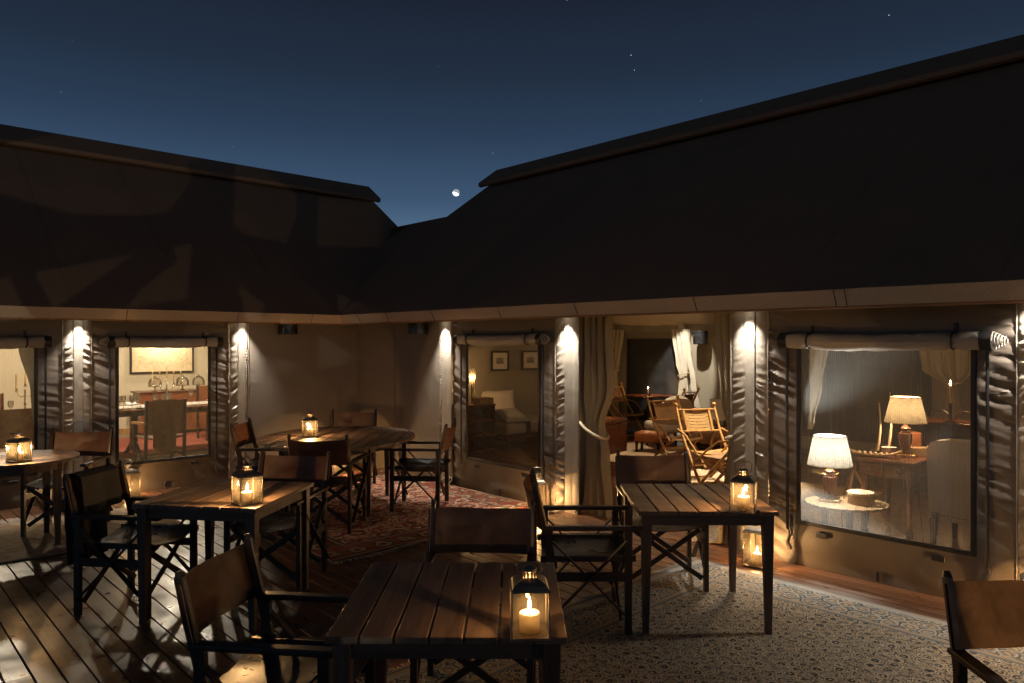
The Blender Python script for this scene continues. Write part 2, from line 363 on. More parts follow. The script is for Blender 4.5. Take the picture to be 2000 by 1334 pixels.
# ------------------------------------------------------------------ mesh helpers
class B:
    def __init__(s): s.bm = bmesh.new()
    def _xf(s, geom_verts, mat): bmesh.ops.transform(s.bm, matrix=mat, verts=geom_verts)
    def box(s, c, size, rot=None, bev=0.0, seg=1):
        t = bmesh.new(); bmesh.ops.create_cube(t, size=1.0)
        bmesh.ops.scale(t, vec=size, verts=t.verts)
        if bev: bmesh.ops.bevel(t, geom=t.edges[:], offset=min(bev, min(size)*.49), segments=seg, affect='EDGES', profile=.5)
        mt = Matrix.Translation(c) @ (rot.to_4x4() if rot is not None else Matrix.Identity(4))
        bmesh.ops.transform(t, matrix=mt, verts=t.verts); s._merge(t); return s
    def _merge(s, t):
        me = bpy.data.meshes.new('tmp'); t.to_mesh(me); t.free(); s.bm.from_mesh(me); bpy.data.meshes.remove(me)
    def bar(s, p0, p1, w, h, taper=1.0, bev=.002, up=(0, 0, 1)):
        """rectangular bar from p0 to p1; w across, h along 'up'; taper scales the p1 end"""
        p0, p1 = Vector(p0), Vector(p1); d = (p1-p0); ln = d.length; d.normalize()
        u = Vector(up)
        if abs(d.dot(u)) > .98: u = Vector((0, 1, 0))
        x = d.cross(u).normalized(); u = x.cross(d).normalized()
        t = bmesh.new(); bmesh.ops.create_cube(t, size=1.0)
        for v in t.verts:
            k = taper if v.co.z > 0 else 1.0
            v.co = Vector((v.co.x*w*k, v.co.y*h*k, v.co.z*ln))
        if bev: bmesh.ops.bevel(t, geom=t.edges[:], offset=min(bev, w*.3, h*.3), segments=1, affect='EDGES')
        m = Matrix((x, u, d)).transposed().to_4x4(); m.translation = (p0+p1)/2
        bmesh.ops.transform(t, matrix=m, verts=t.verts); s._merge(t); return s
    def tube(s, pts, r, seg=8, cap=True):
        pts = [Vector(p) for p in pts]; n = len(pts); rings = []
        rr = r if isinstance(r, (list, tuple)) else [r]*n
        prev = None
        for i, p in enumerate(pts):
            d = (pts[min(i+1, n-1)]-pts[max(i-1, 0)]).normalized()
            if prev is None:
                a = Vector((0, 0, 1)) if abs(d.z) < .9 else Vector((1, 0, 0))
                x = d.cross(a).normalized()
            else: x = (prev-d*prev.dot(d)).normalized()
            prev = x; y = d.cross(x)
            rings.append([s.bm.verts.new(p+(x*math.cos(2*PI*k/seg)+y*math.sin(2*PI*k/seg))*rr[i]) for k in range(seg)])
        for a, b in zip(rings, rings[1:]):
            for k in range(seg): s.bm.faces.new((a[k], a[(k+1) % seg], b[(k+1) % seg], b[k]))
        if cap: s.bm.faces.new(rings[0][::-1]); s.bm.faces.new(rings[-1])
        return s
    def lathe(s, prof, c=(0, 0, 0), seg=20, cap=True):
        rings = []
        for r, z in prof:
            rings.append([s.bm.verts.new((c[0]+r*math.cos(2*PI*k/seg), c[1]+r*math.sin(2*PI*k/seg), c[2]+z)) for k in range(seg)])
        for a, b in zip(rings, rings[1:]):
            for k in range(seg): s.bm.faces.new((a[k], a[(k+1) % seg], b[(k+1) % seg], b[k]))
        if cap:
            if prof[0][0] > 1e-4: s.bm.faces.new(rings[0][::-1])
            if prof[-1][0] > 1e-4: s.bm.faces.new(rings[-1])
        return s
    def grid(s, fn, nu, nv, skip=None, close_u=False):
        g = [[s.bm.verts.new(fn(i/nu, j/nv)) for j in range(nv+1)] for i in range(nu+1)]
        for i in range(nu):
            for j in range(nv):
                if skip and skip((i+.5)/nu, (j+.5)/nv): continue
                s.bm.faces.new((g[i][j], g[i+1][j], g[i+1][j+1], g[i][j+1]))
        return s
    def poly(s, pts):
        s.bm.faces.new([s.bm.verts.new(p) for p in pts]); return s
    def prism(s, pts2, z0, z1, bev=0.0):
        t = bmesh.new(); lo = [t.verts.new((x, y, z0)) for x, y in pts2]; hi = [t.verts.new((x, y, z1)) for x, y in pts2]; n = len(pts2)
        t.faces.new(lo[::-1]); t.faces.new(hi)
        for k in range(n): t.faces.new((lo[k], lo[(k+1) % n], hi[(k+1) % n], hi[k]))
        if bev: bmesh.ops.bevel(t, geom=[e for e in t.edges if abs(e.verts[0].co.z-e.verts[1].co.z) < 1e-6], offset=bev, segments=1, affect='EDGES')
        s._merge(t); return s
    def solid(s, th):
        bmesh.ops.recalc_face_normals(s.bm, faces=s.bm.faces)
        bmesh.ops.solidify(s.bm, geom=s.bm.faces[:], thickness=th); return s
    def done(s, name, mat, parent=None, smooth=False, loc=(0, 0, 0), rot=(0, 0, 0), recalc=True):
        if recalc: bmesh.ops.recalc_face_normals(s.bm, faces=s.bm.faces)
        me = bpy.data.meshes.new(name); s.bm.to_mesh(me); s.bm.free()
        me.materials.append(M[mat] if isinstance(mat, str) else mat)
        if smooth:
            me.shade_smooth()
            try: me.set_sharp_from_angle(angle=R(42))
            except Exception: pass
        o = bpy.data.objects.new(name, me); COL.objects.link(o)
        o.parent = parent; o.location = loc; o.rotation_euler = rot
        return o
def tag(o, label=None, cat=None, group=None, kind=None):
    if label: o['label'] = label
    if cat: o['category'] = cat
    if group: o['group'] = group
    if kind: o['kind'] = kind
    return o
def thing(name, label, cat, loc=(0, 0, 0), rz=0.0, group=None):
    o = bpy.data.objects.new(name, None); COL.objects.link(o); o.empty_display_size = .1
    o.location = loc; o.rotation_euler = (0, 0, R(rz)); return tag(o, label, cat, group)
def kids(o): return [c for c in bpy.data.objects if c.parent == o]
CH = {}
def copy_tree(o, parent=None):
    c = o.copy(); COL.objects.link(c); c.parent = parent
    for k in o.children: copy_tree(k, c)
    return c
def inst(proto, label, loc, rz, group=None):
    c = copy_tree(proto); c['label'] = label; c.location = loc; c.rotation_euler = (0, 0, R(rz))
    if group: c['group'] = group
    return c
def point(name, parent, loc, power, col, radius=.01):
    l = bpy.data.lights.new(name, 'POINT'); l.energy = power; l.color = col; l.shadow_soft_size = radius
    o = bpy.data.objects.new(name, l); COL.objects.link(o); o.parent = parent; o.location = loc; return o
def spot(name, parent, loc, power, col, size, blend=.6, rot=(0, 0, 0), radius=.02):
    l = bpy.data.lights.new(name, 'SPOT'); l.energy = power; l.color = col; l.shadow_soft_size = radius; l.spot_size = R(size); l.spot_blend = blend
    o = bpy.data.objects.new(name, l); COL.objects.link(o); o.parent = parent; o.location = loc; o.rotation_euler = rot; return o
def nz(x, y, z): return noise.noise(Vector((x, y, z)))

# ------------------------------------------------------------------ key dimensions (metres)
WY = 5.53        # right tent front wall
WX = -9.10       # left tent front wall
EZ0, EZ1 = 1.985, 2.095
OV = 0.69        # eave overhang
PITCH = 0.70
RE = WY-OV       # right eave line, Y
LE = WX+OV       # left eave line, X
RIDGE_Z = 4.56
RRY = RE+(RIDGE_Z-EZ1)/PITCH     # right ridge Y
LRX = LE-(RIDGE_Z-EZ1)/PITCH     # left ridge X
R_END, L_END = -9.20, 7.42       # where the two roofs stop
R_FAR, L_FAR = 5.0, -3.5

# ================================================================== THE SETTING
g_ = B().grid(lambda u, v: ((u-.5)*5000, (v-.5)*5000, -.45), 4, 4).done('ground', 'ground'); tag(g_, kind='structure')

# ---- deck: every plank in view a piece of its own
deck = B().box((-2.05, .05, -.11), (14.1, 10.9, .06)).done('deck', 'darkwood'); tag(deck, kind='structure')
PW, GAP = .112, .007
rows = int((WY+.9)/(PW+GAP))
pl_cache = {}
def plank_mesh(ln):
    k = round(ln, 2)
    if k not in pl_cache:
        o = B().box((0, 0, -.0125), (k, PW, .025), bev=.0025).done('plank', 'deck'); pl_cache[k] = o.data; bpy.data.objects.remove(o)
    return pl_cache[k]
rnd = random.Random(3)
rest = B()
for r in range(rows+36):
    y = WY-.004-(r+.5)*(PW+GAP)
    x = WX+.01 - rnd.random()*2.2
    while x < 5.0:
        ln = rnd.choice((2.4, 3.0, 3.6, 4.2))
        x0, x1 = max(x, WX+.01), min(x+ln, 5.0); x += ln
        if x1-x0 < .15: continue
        if r < rows and x0 < .6:
            o = bpy.data.objects.new('plank', plank_mesh(x1-x0-.003)); COL.objects.link(o); o.parent = deck
            o.location = ((x0+x1)/2, y, -rnd.random()*.0012); o.rotation_euler = (rnd.uniform(-.004, .004), 0, 0)
        else: rest.box(((x0+x1)/2, y, -.0135), (x1-x0-.003, PW, .025))
o = rest.done('far_planks', 'deck', deck); tag(o, kind='stuff')

# ---- moon
fw_m = Vector((.72793, -.68565, 0))
def mk_moon():
    m, t, b = base_mat('moon_surface'); t.nodes.remove(b); o = t.nodes['Material Output']
    ge = N(t, 'ShaderNodeNewGeometry'); dp = N(t, 'ShaderNodeVectorMath', operation='DOT_PRODUCT'); L(t, ge.outputs['Normal'], dp.inputs[0])
    dp.inputs[1].default_value = (fw_m*.05+Vector((0, 0, -.9))-Vector((.68565, .72793, 0))*.35).normalized()
    c = ramp(t, noisetex(t, coords(t), .6, 4), [(.4, (.55, .62, .70)), (.6, (.85, .90, .95))])
    k = ramp(t, dp.outputs['Value'], [(.18, (.36,)*3), (.40, (4.5,)*3)])  # painted crescent: the lower side simply emits more than the rest
    em = N(t, 'ShaderNodeEmission'); L(t, mixc(t, 1.0, c, k, 'MULTIPLY'), em.inputs[0]); L(t, em.outputs[0], o.inputs[0]); return m
fw = Vector((-.72793, .68565, 0)); rt = Vector((.68565, .72793, 0))
mp_ = Vector((0, 0, 1.75))+(fw+rt*(-109/1412)+Vector((0, 0, 1))*(291/1412))*900
bm_ = B(); bmesh.ops.create_icosphere(bm_.bm, subdivisions=4, radius=900*6.6/1412)
moon = bm_.done('moon', mk_moon(), smooth=True, loc=mp_); tag(moon, kind='structure')

# ================================================================== THE TWO TENTS
def S(w, s, z, off=0.0): return (s, WY-off, z) if w == 'R' else (WX+off, s, z)
tents = {'R': thing('safari_tent', 'long brown canvas lounge tent with open curtained doorway, right of the deck', 'tent'),
         'L': thing('safari_tent', 'brown canvas dining tent with bright gauze windows, left of the deck', 'tent')}

def sm(a, b, x):
    t = max(0., min(1., (x-a)/(b-a))); return t*t*(3-2*t)
def ruffle(s, z, seed, slant):
    zz = z+slant+.09*nz(s*.7, z*2.1, seed+50)+.03*nz(s*2, z*6.3, seed+51)
    a = nz(s*1.8, zz*12, seed); b = nz(s*3.2, zz*24, seed+9)
    return 1.1*(.45-abs(a)*2)+.55*(.4-abs(b)*2)+.5*nz(s*4, zz*13, seed+4)+.12*nz(s*9, zz*60, seed+6)
def wall_sheet(w, s0, s1, hole=None, amp=.016, seed=0.0, z0=-.02, z1=2.07, mat='canvas', parent=None, name='canvas_wall', base_off=0.0, ds=.02, dz=.014, env_w=.16):
    ns = max(4, int((s1-s0)/ds)); nzv = int((z1-z0)/dz)
    # snap the grid to the opening so its edge is straight
    ss = [s0+(s1-s0)*i/ns for i in range(ns+1)]; zs = [z0+(z1-z0)*j/nzv for j in range(nzv+1)]
    if hole:
        for arr, vals in ((ss, hole[:2]), (zs, hole[2:])):
            for v in vals:
                k = min(range(len(arr)), key=lambda i: abs(arr[i]-v)); arr[k] = v
    def off(s, z):
        e = min(s-s0, s1-s)
        env = math.exp(-(e/env_w)**2)
        if hole:
            lo, hi = hole[0]-s0, s1-hole[1]
            sd = 1.0 if (s < hole[0]-.0 or s > hole[1]+.0) else 0.0
            env = max(env, .75*sd*sm(.25, .5, z)*(1-sm(1.72, 1.9, z)))
            dh = max(0, hole[0]-s, s-hole[1], hole[2]-z, z-hole[3])
            env *= sm(0, .05, dh)
        mod = .25+.85*sm(-.3, .35, nz(seed+(0 if s-s0 < s1-s else 5.3), z*1.5, 3.1))
        slant = .45*e if s-s0 < s1-s else -.25*e
        o = amp*env*mod*ruffle(s, z, seed, slant)
        o += (.010*nz(s*1.6, z*1.3, seed+30)+.007*(.3-abs(nz(s*2.4+z*1.1, z*2.0-s*.6, seed+41))))*min(1, e/.1)
        if z < .30: o += .016*sm(.30, .05, z)*nz(s*3.5+z*3, z*7, seed+12)*min(1, e/.05)
        if z > 1.83: o += .010*sm(1.83, 2.0, z)*nz(s*4, z*5, seed+22)*min(1, e/.05)
        return base_off+o
    b = B(); g = [[b.bm.verts.new(S(w, s, z, off(s, z))) for z in zs] for s in ss]
    for i in range(ns):
        for j in range(nzv):
            cs, cz = (ss[i]+ss[i+1])/2, (zs[j]+zs[j+1])/2
            if hole and hole[0] < cs < hole[1] and hole[2] < cz < hole[3]: continue
            b.bm.faces.new((g[i][j], g[i+1][j], g[i+1][j+1], g[i][j+1]))
    return b.done(name, mat, parent or tents[w], smooth=True)

def sbox(b, w, s0, s1, z0, z1, o0, o1, bev=0.0):
    p, q = Vector(S(w, s0, z0, o0)), Vector(S(w, s1, z1, o1))
    b.box((p+q)/2, [abs(x) for x in (q-p)], bev=bev); return b

def window(w, s0, s1, hole, seed, gauze, coil=None, clip=None):
    p = wall_sheet(w, s0, s1, hole, amp=.021, seed=seed)
    a, b_, za, zb = hole
    ga = B().grid(lambda u, v: S(w, a-.01+(b_-a+.02)*u, za-.01+(zb-za+.02)*v, -.012+.006*nz(u*3, v*3, seed)), 14, 14).done('window_screen', gauze, p, smooth=True)
    for (q0, q1, y0, y1) in ((a-.006, a+.026, za-.03, zb+.02), (b_-.026, b_+.006, za-.03, zb+.02), (a+.026, b_-.026, za-.03, za+.004)):
        sbox(B(), w, q0, q1, y0, y1, -.004, .014, .003).done('window_border', 'webbing', p)
    # rolled-up flap
    L0, L1, zc, rr = a-.05, b_+.06, zb+.045, .060
    def roll(u, v):
        s = L0+(L1-L0)*u; th = 2*PI*v
        k = 1+.17*nz(s*6, math.cos(th)*1.5, seed+math.sin(th)*1.5)+.08*nz(s*20+th, th, seed+5)
        for t0 in (.13, .87): k -= .26*math.exp(-((u-t0)/.022)**2)
        sag = -.012*math.sin(PI*u)
        return S(w, s, zc+sag+rr*k*math.sin(th), .072+rr*k*math.cos(th))
    rb = B().grid(roll, 70, 18).done('roller_blind', 'canvas_flat', p, smooth=True)
    for t0 in (.13, .87):
        s = L0+(L1-L0)*t0
        B().tube([S(w, s+.004*math.sin(k), zc+.060*math.sin(2*PI*k/14), .072+.060*math.cos(2*PI*k/14)) for k in range(15)], .006, 6, False).done('strap', 'webbing', rb)
        sbox(B(), w, s-.012, s+.012, zc+.05, zc+.12, .008, .018, .002).done('strap', 'webbing', rb)
    for k, (e0, e1) in enumerate(((L0-.055, L0+.012), (L1-.012, L1+.055))):
        B().tube([S(w, e0, zc, .072), S(w, e1, zc, .072)], .064, 18).done('roller_sleeve', 'webbing', rb, smooth=True)
        if coil == k:
            dr = -1 if k == 0 else 1
            pts = []
            for i in range(90):
                th = i*.36; rad = .060-.0005*i
                pts.append(S(w, (e0 if k == 0 else e1)+dr*(.004+.0009*i), zc+rad*math.sin(th), .072+rad*math.cos(th)))
            B().tube(pts, .0035, 5).done('rolled_end', 'canvas_flat', rb, smooth=True)
    # cords, patches, hold-down tab
    for s in (a-.072, b_+.075):
        pts = [S(w, s+.004*nz(z*6, seed, s), z, .030) for z in [zb+.02-(zb-za+.10)*i/16 for i in range(17)]]
        B().tube(pts, .011, 7).done('cord', 'webbing', p, smooth=True)
        z_ = za-.08
        B().tube([S(w, s+.012*math.sin(i*.9), z_-.02*i, .018) for i in range(9)], .007, 6).done('cord_tail', 'canvas', p, smooth=True)
    for f in (.16, .82):
        s = a+(b_-a)*f
        sbox(B(), w, s-.042, s+.042, za-.105, za-.068, .006, .018, .003).done('fastening_patch', 'webbing', p)
    s = (a+b_)/2
    sbox(B(), w, s-.012, s+.012, .015, .085, .008, .024, .003).done('hold_down_tab', 'webbing', p)
    # dark webbing band down each side of the panel
    for q in (s0+.012, s1-.034):
        pass
    return p

def post(w, parts, seed):
    """parts: list of (kind, s0, s1)"""
    out = []
    for i, (k, s0, s1) in enumerate(parts):
        if k == 'pad':
            def f(u, v, s0=s0, s1=s1, i=i):
                s = s0+(s1-s0)*u; z = -.02+2.09*v
                e = math.sin(PI*max(0.0, min(1.0, u)))
                mod = .12+.95*sm(-.35, .35, nz(seed+i*3.7, z*1.6, 1.1))
                return S(w, s, z, .010+.024*e**.6+.022*mod*e**.45*ruffle(s*1.3, z, seed+i*7, (.9*nz(seed, z*1.3, i)+.3)*(u-.5)*(s1-s0)*(1 if i else -1)))
            out.append(B().grid(f, 14, 190).done('post_padding', 'canvas_pad', tents[w], smooth=True))
        elif k == 'ladder':
            def f(u, v, s0=s0, s1=s1, i=i):
                s = s0+(s1-s0)*u; z = -.02+2.09*v
                e = math.sin(PI*u)
                return S(w, s, z, .004+.022*e+.010*e*(math.sin(z*2*PI/.036+1.5*nz(0, z*4, seed)))*(.5+.5*nz(seed, z*3, 0)))
            out.append(B().grid(f, 8, 260).done('post_ruffle', 'canvas_pad', tents[w], smooth=True))
        else:
            f = lambda u, v, s0=s0, s1=s1: S(w, s0+(s1-s0)*u, -.02+2.09*v, .030+.004*math.sin(PI*u)+.0022*nz(u*2, v*22, seed)+.003*nz(u, v*5, seed+3))
            out.append(B().grid(f, 6, 90).done('post_strip', 'canvas_flat', tents[w], smooth=True))
        for q in (s0, s1):
            B().tube([S(w, q+.0015*nz(z*9, seed, q), z, .020) for z in [-.01+.1*j for j in range(21)]], .0035, 5).done('piping', 'canvas_flat', out[-1], smooth=True)
    # black tie-down at the foot
    s = parts[-1][2]+.01
    t = B().box(S(w, s, .05, .03), (.03, .03, .10), bev=.006); t.tube([S(w, s-.03, .02, .05), S(w, s, .07, .055), S(w, s+.02, .10, .04)], .008, 6)
    t.done('tie_down', 'plastic', tents[w])

def downlight(w, s, k=1.0, size=70, blend=.8):
    O = .11
    d = B().lathe([(.030, .0), (.034, .004), (.034, .03), (.026, .034)], S(w, s, 2.020, O), 16).done('downlight', 'plastic', tents[w], smooth=True)
    B().lathe([(.0, 0), (.022, 0.001), (.022, .003)], S(w, s, 2.016, O), 12).done('lens', 'led', d)
    spot('downlight_bulb', d, S(w, s, 2.012, O), P_DOWN*k, LED, size, blend, (0, 0, 0), .014)

# ---- right tent, from the corner towards the camera
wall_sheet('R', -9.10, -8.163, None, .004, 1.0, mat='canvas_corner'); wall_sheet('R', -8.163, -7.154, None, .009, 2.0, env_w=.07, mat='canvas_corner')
post('R', [('ladder', -7.154, -7.108), ('flat', -7.108, -7.0), ('flat', -7.0, -6.92)], 11.0)
window('R', -6.92, -5.191, (-6.656, -5.431, .37, 1.73), 21.0, 'gauze_thin', coil=1)
post('R', [('pad', -5.191, -5.046), ('flat', -5.046, -4.94), ('flat', -4.94, -4.86)], 31.0)
post('R', [('pad', -3.164, -3.028), ('flat', -3.028, -2.946), ('pad', -2.946, -2.835)], 41.0)
window('R', -2.835, -1.150, (-2.596, -1.384, .35, 1.71), 51.0, 'gauze', coil=1)
post('R', [('pad', -1.150, -1.05), ('flat', -1.05, -.96), ('pad', -.96, -.85)], 61.0)
window('R', -.85, .85, (-.60, .60, .36, 1.72), 71.0, 'gauze')
post('R', [('pad', .85, .96), ('flat', .96, 1.05), ('pad', 1.05, 1.15)], 81.0)
wall_sheet('R', 1.15, R_FAR, None, .006, 9.0, ds=.06, dz=.04)
# ---- left tent, from near to the corner
wall_sheet('L', L_FAR, .0, None, .006, 90.0, ds=.06, dz=.04)
post('L', [('pad', .0, .10), ('flat', .10, .19), ('pad', .19, .28)], 101.0)
window('L', .28, 1.837, (.43, 1.60, .36, 1.70), 111.0, 'gauze_pale')
post('L', [('pad', 1.837, 1.940), ('flat', 1.940, 2.024), ('pad', 2.024, 2.114)], 121.0)
window('L', 2.114, 3.658, (2.368, 3.422, .355, 1.70), 131.0, 'gauze_pale', coil=0)
post('L', [('pad', 3.658, 3.769), ('flat', 3.769, 3.856), ('ladder', 3.856, 3.903)], 141.0)
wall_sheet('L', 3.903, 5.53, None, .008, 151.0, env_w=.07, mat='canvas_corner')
# seams on the plain corner walls
B().tube([S('R', -8.163, z*.1, .012) for z in range(21)], .004, 5).done('piping', 'canvas', tents['R'])
B().tube([(WX+.012, WY-.012, z*.1) for z in range(21)], .006, 5).done('piping', 'canvas', tents['R'])

for s, k, sz in ((-7.03, 1.45, 76), (-5.0, 1.2, 78), (-2.99, .9, 80), (-1.0, 1.0, 132), (1.0, 1.0, 132)): downlight('R', s, k, sz)
for s, k in ((.145, .8), (1.982, 1.05), (3.815, 1.1)): downlight('L', s, k, 77)

# ---- roofs
def sheet(name, polys, mat, parent, th=.02):
    b = B()
    for p in polys: b.poly(p)
    bmesh.ops.remove_doubles(b.bm, verts=b.bm.verts, dist=1e-4)
    if th: b.solid(th)
    return b.done(name, mat, parent)
LZ = 3.74; LY = RE+(LZ-EZ1)/PITCH; VX = LE-(LY-RE)
BY = 2*RRY-RE; BX = 2*LRX-LE
def fine_roof(name, fn, nu, nv, parent):
    b = B().grid(fn, nu, nv); return b.done(name, 'roof', parent, smooth=True)
# canvas sags a little between its seams
def sag(u, v, n, a): return -a*abs(math.sin(PI*u*n))*math.sin(PI*v)
def right_main(u, v):
    x = R_END+(R_FAR-R_END)*u; x0 = max(x, LE) if False else x
    y = RE+(RRY-RE)*v
    return (x, y, EZ1+PITCH*(y-RE)+sag(u, v, 11, .012))
def right_main_cut(u, v):
    # from the eave corner LE on the eave to R_END at the ridge
    y = RE+(RRY-RE)*v
    x0 = LE
    x = x0+(R_FAR-x0)*u
    return (x, y, EZ1+PITCH*(y-RE)+sag(u, v, 11, .012))
rf = fine_roof('roof', right_main_cut, 110, 12, tents['R'])
def link_a(u, v):   # between the valley / gable end and X = LE
    y = RE+(RRY-RE)*v
    xl = max(LE-(y-RE), VX if y <= LY else R_END) if y <= LY+1e-6 else R_END
    x = xl+(LE-xl)*u
    return (x, y, EZ1+PITCH*(y-RE))
ys = [RE+(LY-RE)*j/10 for j in range(11)]+[LY+1e-3+(RRY-LY-1e-3)*j/6 for j in range(7)]
bb = B(); prev = None
for y in ys:
    xl = max(LE-(y-RE), -10.24+.12*(LY-y)) if y <= LY+1e-6 else R_END
    z = EZ1+PITCH*(y-RE); fil = .035*math.exp(-((z-2.6)/.7)**2)
    row = [bb.bm.verts.new((xl+(LE-xl)*k/6, y, z)) for k in range(7)]
    if prev:
        for k in range(6): bb.bm.faces.new((prev[k], prev[k+1], row[k+1], row[k]))
    prev = row
bb.done('link_roof', 'roof', rf)
bv = B(); pv = None
for y in ys[:11]:
    xl = max(LE-(y-RE), -10.24+.12*(LY-y)); zt = EZ1+PITCH*(y-RE); zl = min(zt, EZ1+PITCH*(LE-xl))-.02
    q = (bv.bm.verts.new((xl, y, zt)), bv.bm.verts.new((xl, y, zl)))
    if pv: bv.bm.faces.new((pv[0], q[0], q[1], pv[1]))
    pv = q
bv.done('verge', 'roof', rf)
bb = B(); prev = None
for i in range(31):
    x = LE+(LRX-LE)*i/30
    yt = RE+(LE-x)+.01 if (LE-x) < 1.55 else L_END
    row = [bb.bm.verts.new((x, L_FAR+(yt-L_FAR)*k/40, EZ1+PITCH*(LE-x)+sag(k/40, i/30, 9, .012))) for k in range(41)]
    if prev:
        for k in range(40): bb.bm.faces.new((prev[k], prev[k+1], row[k+1], row[k]))
    prev = row
lf = bb.done('roof', 'roof', tents['L'], smooth=True)
sheet('roof', [[(R_END, RRY, RIDGE_Z), (R_FAR, RRY, RIDGE_Z), (R_FAR, BY, EZ1), (R_END, BY, EZ1)]], 'roof', tents['R'])
sheet('roof', [[(LRX, L_END, RIDGE_Z), (LRX, L_FAR, RIDGE_Z), (BX, L_FAR, EZ1), (BX, L_END, EZ1)]], 'roof', tents['L'])
sheet('link_roof', [[(VX, LY, LZ), (R_END, LY, LZ), (R_END, LY+2.4, LZ-1.68), (VX, LY+2.4, LZ-1.68)]], 'roof', tents['R'])
# gable ends
sheet('gable', [[(R_END+.01, RE+.8, EZ1+.50), (R_END+.01, RRY, RIDGE_Z-.06), (R_END+.01, BY-.4, EZ1+.2), (R_END+.01, BY-.4, 0), (R_END+.01, WY+.05, 0)]], 'canvas', tents['R'])
sheet('gable', [[(LE-2.4, L_END-.05, EZ1+1.6), (LRX, L_END-.05, RIDGE_Z-.03), (BX+.4, L_END-.05, EZ1+.2), (BX+.4, L_END-.05, 0), (LE-2.4, L_END-.05, 0)]], 'canvas', tents['L'])
sheet('gable', [[(R_FAR-.05, RE+.7, EZ1+.40), (R_FAR-.05, RRY, RIDGE_Z-.03), (R_FAR-.05, BY-.4, EZ1+.2), (R_FAR-.05, BY-.4, 0), (R_FAR-.05, WY+.02, 0)]], 'canvas', tents['R'])
sheet('gable', [[(WX-.02, L_FAR+.05, EZ1+.40), (LRX, L_FAR+.05, RIDGE_Z-.03), (BX+.4, L_FAR+.05, EZ1+.2), (BX+.4, L_FAR+.05, 0), (WX-.02, L_FAR+.05, 0)]], 'canvas', tents['L'])
# ridge caps
def ridge_cap(w, c, e0, e1, parent):
    pk, hw, lip = RIDGE_Z+.15, .41, .07
    prof = [(-hw+.05, pk-PITCH*hw-lip), (-hw, pk-PITCH*hw-lip+.015), (-hw, pk-PITCH*hw), (0, pk), (hw, pk-PITCH*hw), (hw, pk-PITCH*hw-lip+.015), (hw-.05, pk-PITCH*hw-lip)]
    P = (lambda a, s, z: (s, c+a, z)) if w == 'R' else (lambda a, s, z: (c+a, s, z))
    b = B()
    for (a0, z0), (a1, z1) in zip(prof, prof[1:]): b.poly([P(a0, e0, z0), P(a0, e1, z0), P(a1, e1, z1), P(a1, e0, z1)])
    bmesh.ops.remove_doubles(b.bm, verts=b.bm.verts, dist=1e-4)
    b.solid(.015)
    b.done('ridge_cap', 'roof', parent)
ridge_cap('R', RRY, R_END-.07, R_FAR+.1, rf); ridge_cap('L', LRX, L_FAR-.1, L_END+.06, lf)
# seams on the roof
for x in [LE+1.22*i for i in range(0, 11)]:
    B().tube([(x, RE+(RRY-RE)*k/12, EZ1+PITCH*(RRY-RE)*k/12) for k in range(13)], .004, 5).done('roof_seam', 'roof', rf)
for y in [RE-.6-1.22*i for i in range(0, 7)]:
    B().tube([(LE+(LRX-LE)*k/12, y, EZ1+PITCH*(LE-LRX)*k/12) for k in range(13)], .004, 5).done('roof_seam', 'roof', lf)
# eave: canvas turned under, wooden batten, soffit, with stitched joins
IN = .055
f1 = B()
NSEG = 120
def fr_(u, v):
    x = (LE-IN*v)+(R_FAR-(LE-IN*v))*u; return (x, RE+IN*v+.0, EZ1+(EZ0-EZ1)*v+.003*nz(x*3, v*2, 4))
fa = B().grid(fr_, NSEG, 5).done('eave_flap', 'fascia', tents['R'], smooth=True)
def fl_(u, v):
    y = (RE+IN*v)+(L_FAR-(RE+IN*v))*u; return (LE-IN*v, y, EZ1+(EZ0-EZ1)*v+.003*nz(y*3, v*2, 9))
fb = B().grid(fl_, NSEG, 5).done('eave_flap', 'fascia', tents['L'], smooth=True)
for x in (-8.0, -7.35, -6.45, -5.35, -4.33, -3.1, -2.03, -1.96, -.6, .8, 2.2): B().bar((x, RE-.003, EZ1-.002), (x, RE+IN-.004, EZ0+.002), .004, .003, bev=0).done('join', 'darkwood', fa)
for y in (4.45, 3.5, 2.3, 1.15, 1.05, -.2, -1.6): B().bar((LE+.003, y, EZ1-.002), (LE-IN+.004, y, EZ0+.002), .004, .003, bev=0).done('join', 'darkwood', fb)
B().bar((LE-IN-.012, RE+IN+.012, EZ0-.008), (R_FAR, RE+IN+.012, EZ0-.008), .03, .016).done('batten', 'batten', fa)
B().bar((LE-IN-.012, RE+IN-.006, EZ0-.008), (LE-IN-.012, L_FAR, EZ0-.008), .03, .016).done('batten', 'batten', fb)
sheet('soffit', [[(LE-IN-.01, RE+IN+.01, 2.055), (R_FAR, RE+IN+.01, 2.055), (R_FAR, WY, 2.055), (WX, WY, 2.055)]], 'canvas', tents['R'], 0)
sheet('soffit', [[(LE-IN-.01, RE+IN+.008, 2.055), (LE-IN-.01, L_FAR, 2.055), (WX, L_FAR, 2.055), (WX, WY-.002, 2.055)]], 'canvas', tents['L'], 0)

# ---- inside shells
def liner(name, pts, mat, parent, n=1): return sheet(name, [pts], mat, parent, 0)
LB, RB = -15.0, 11.5       # back walls
EW = -9.13                 # lounge end wall
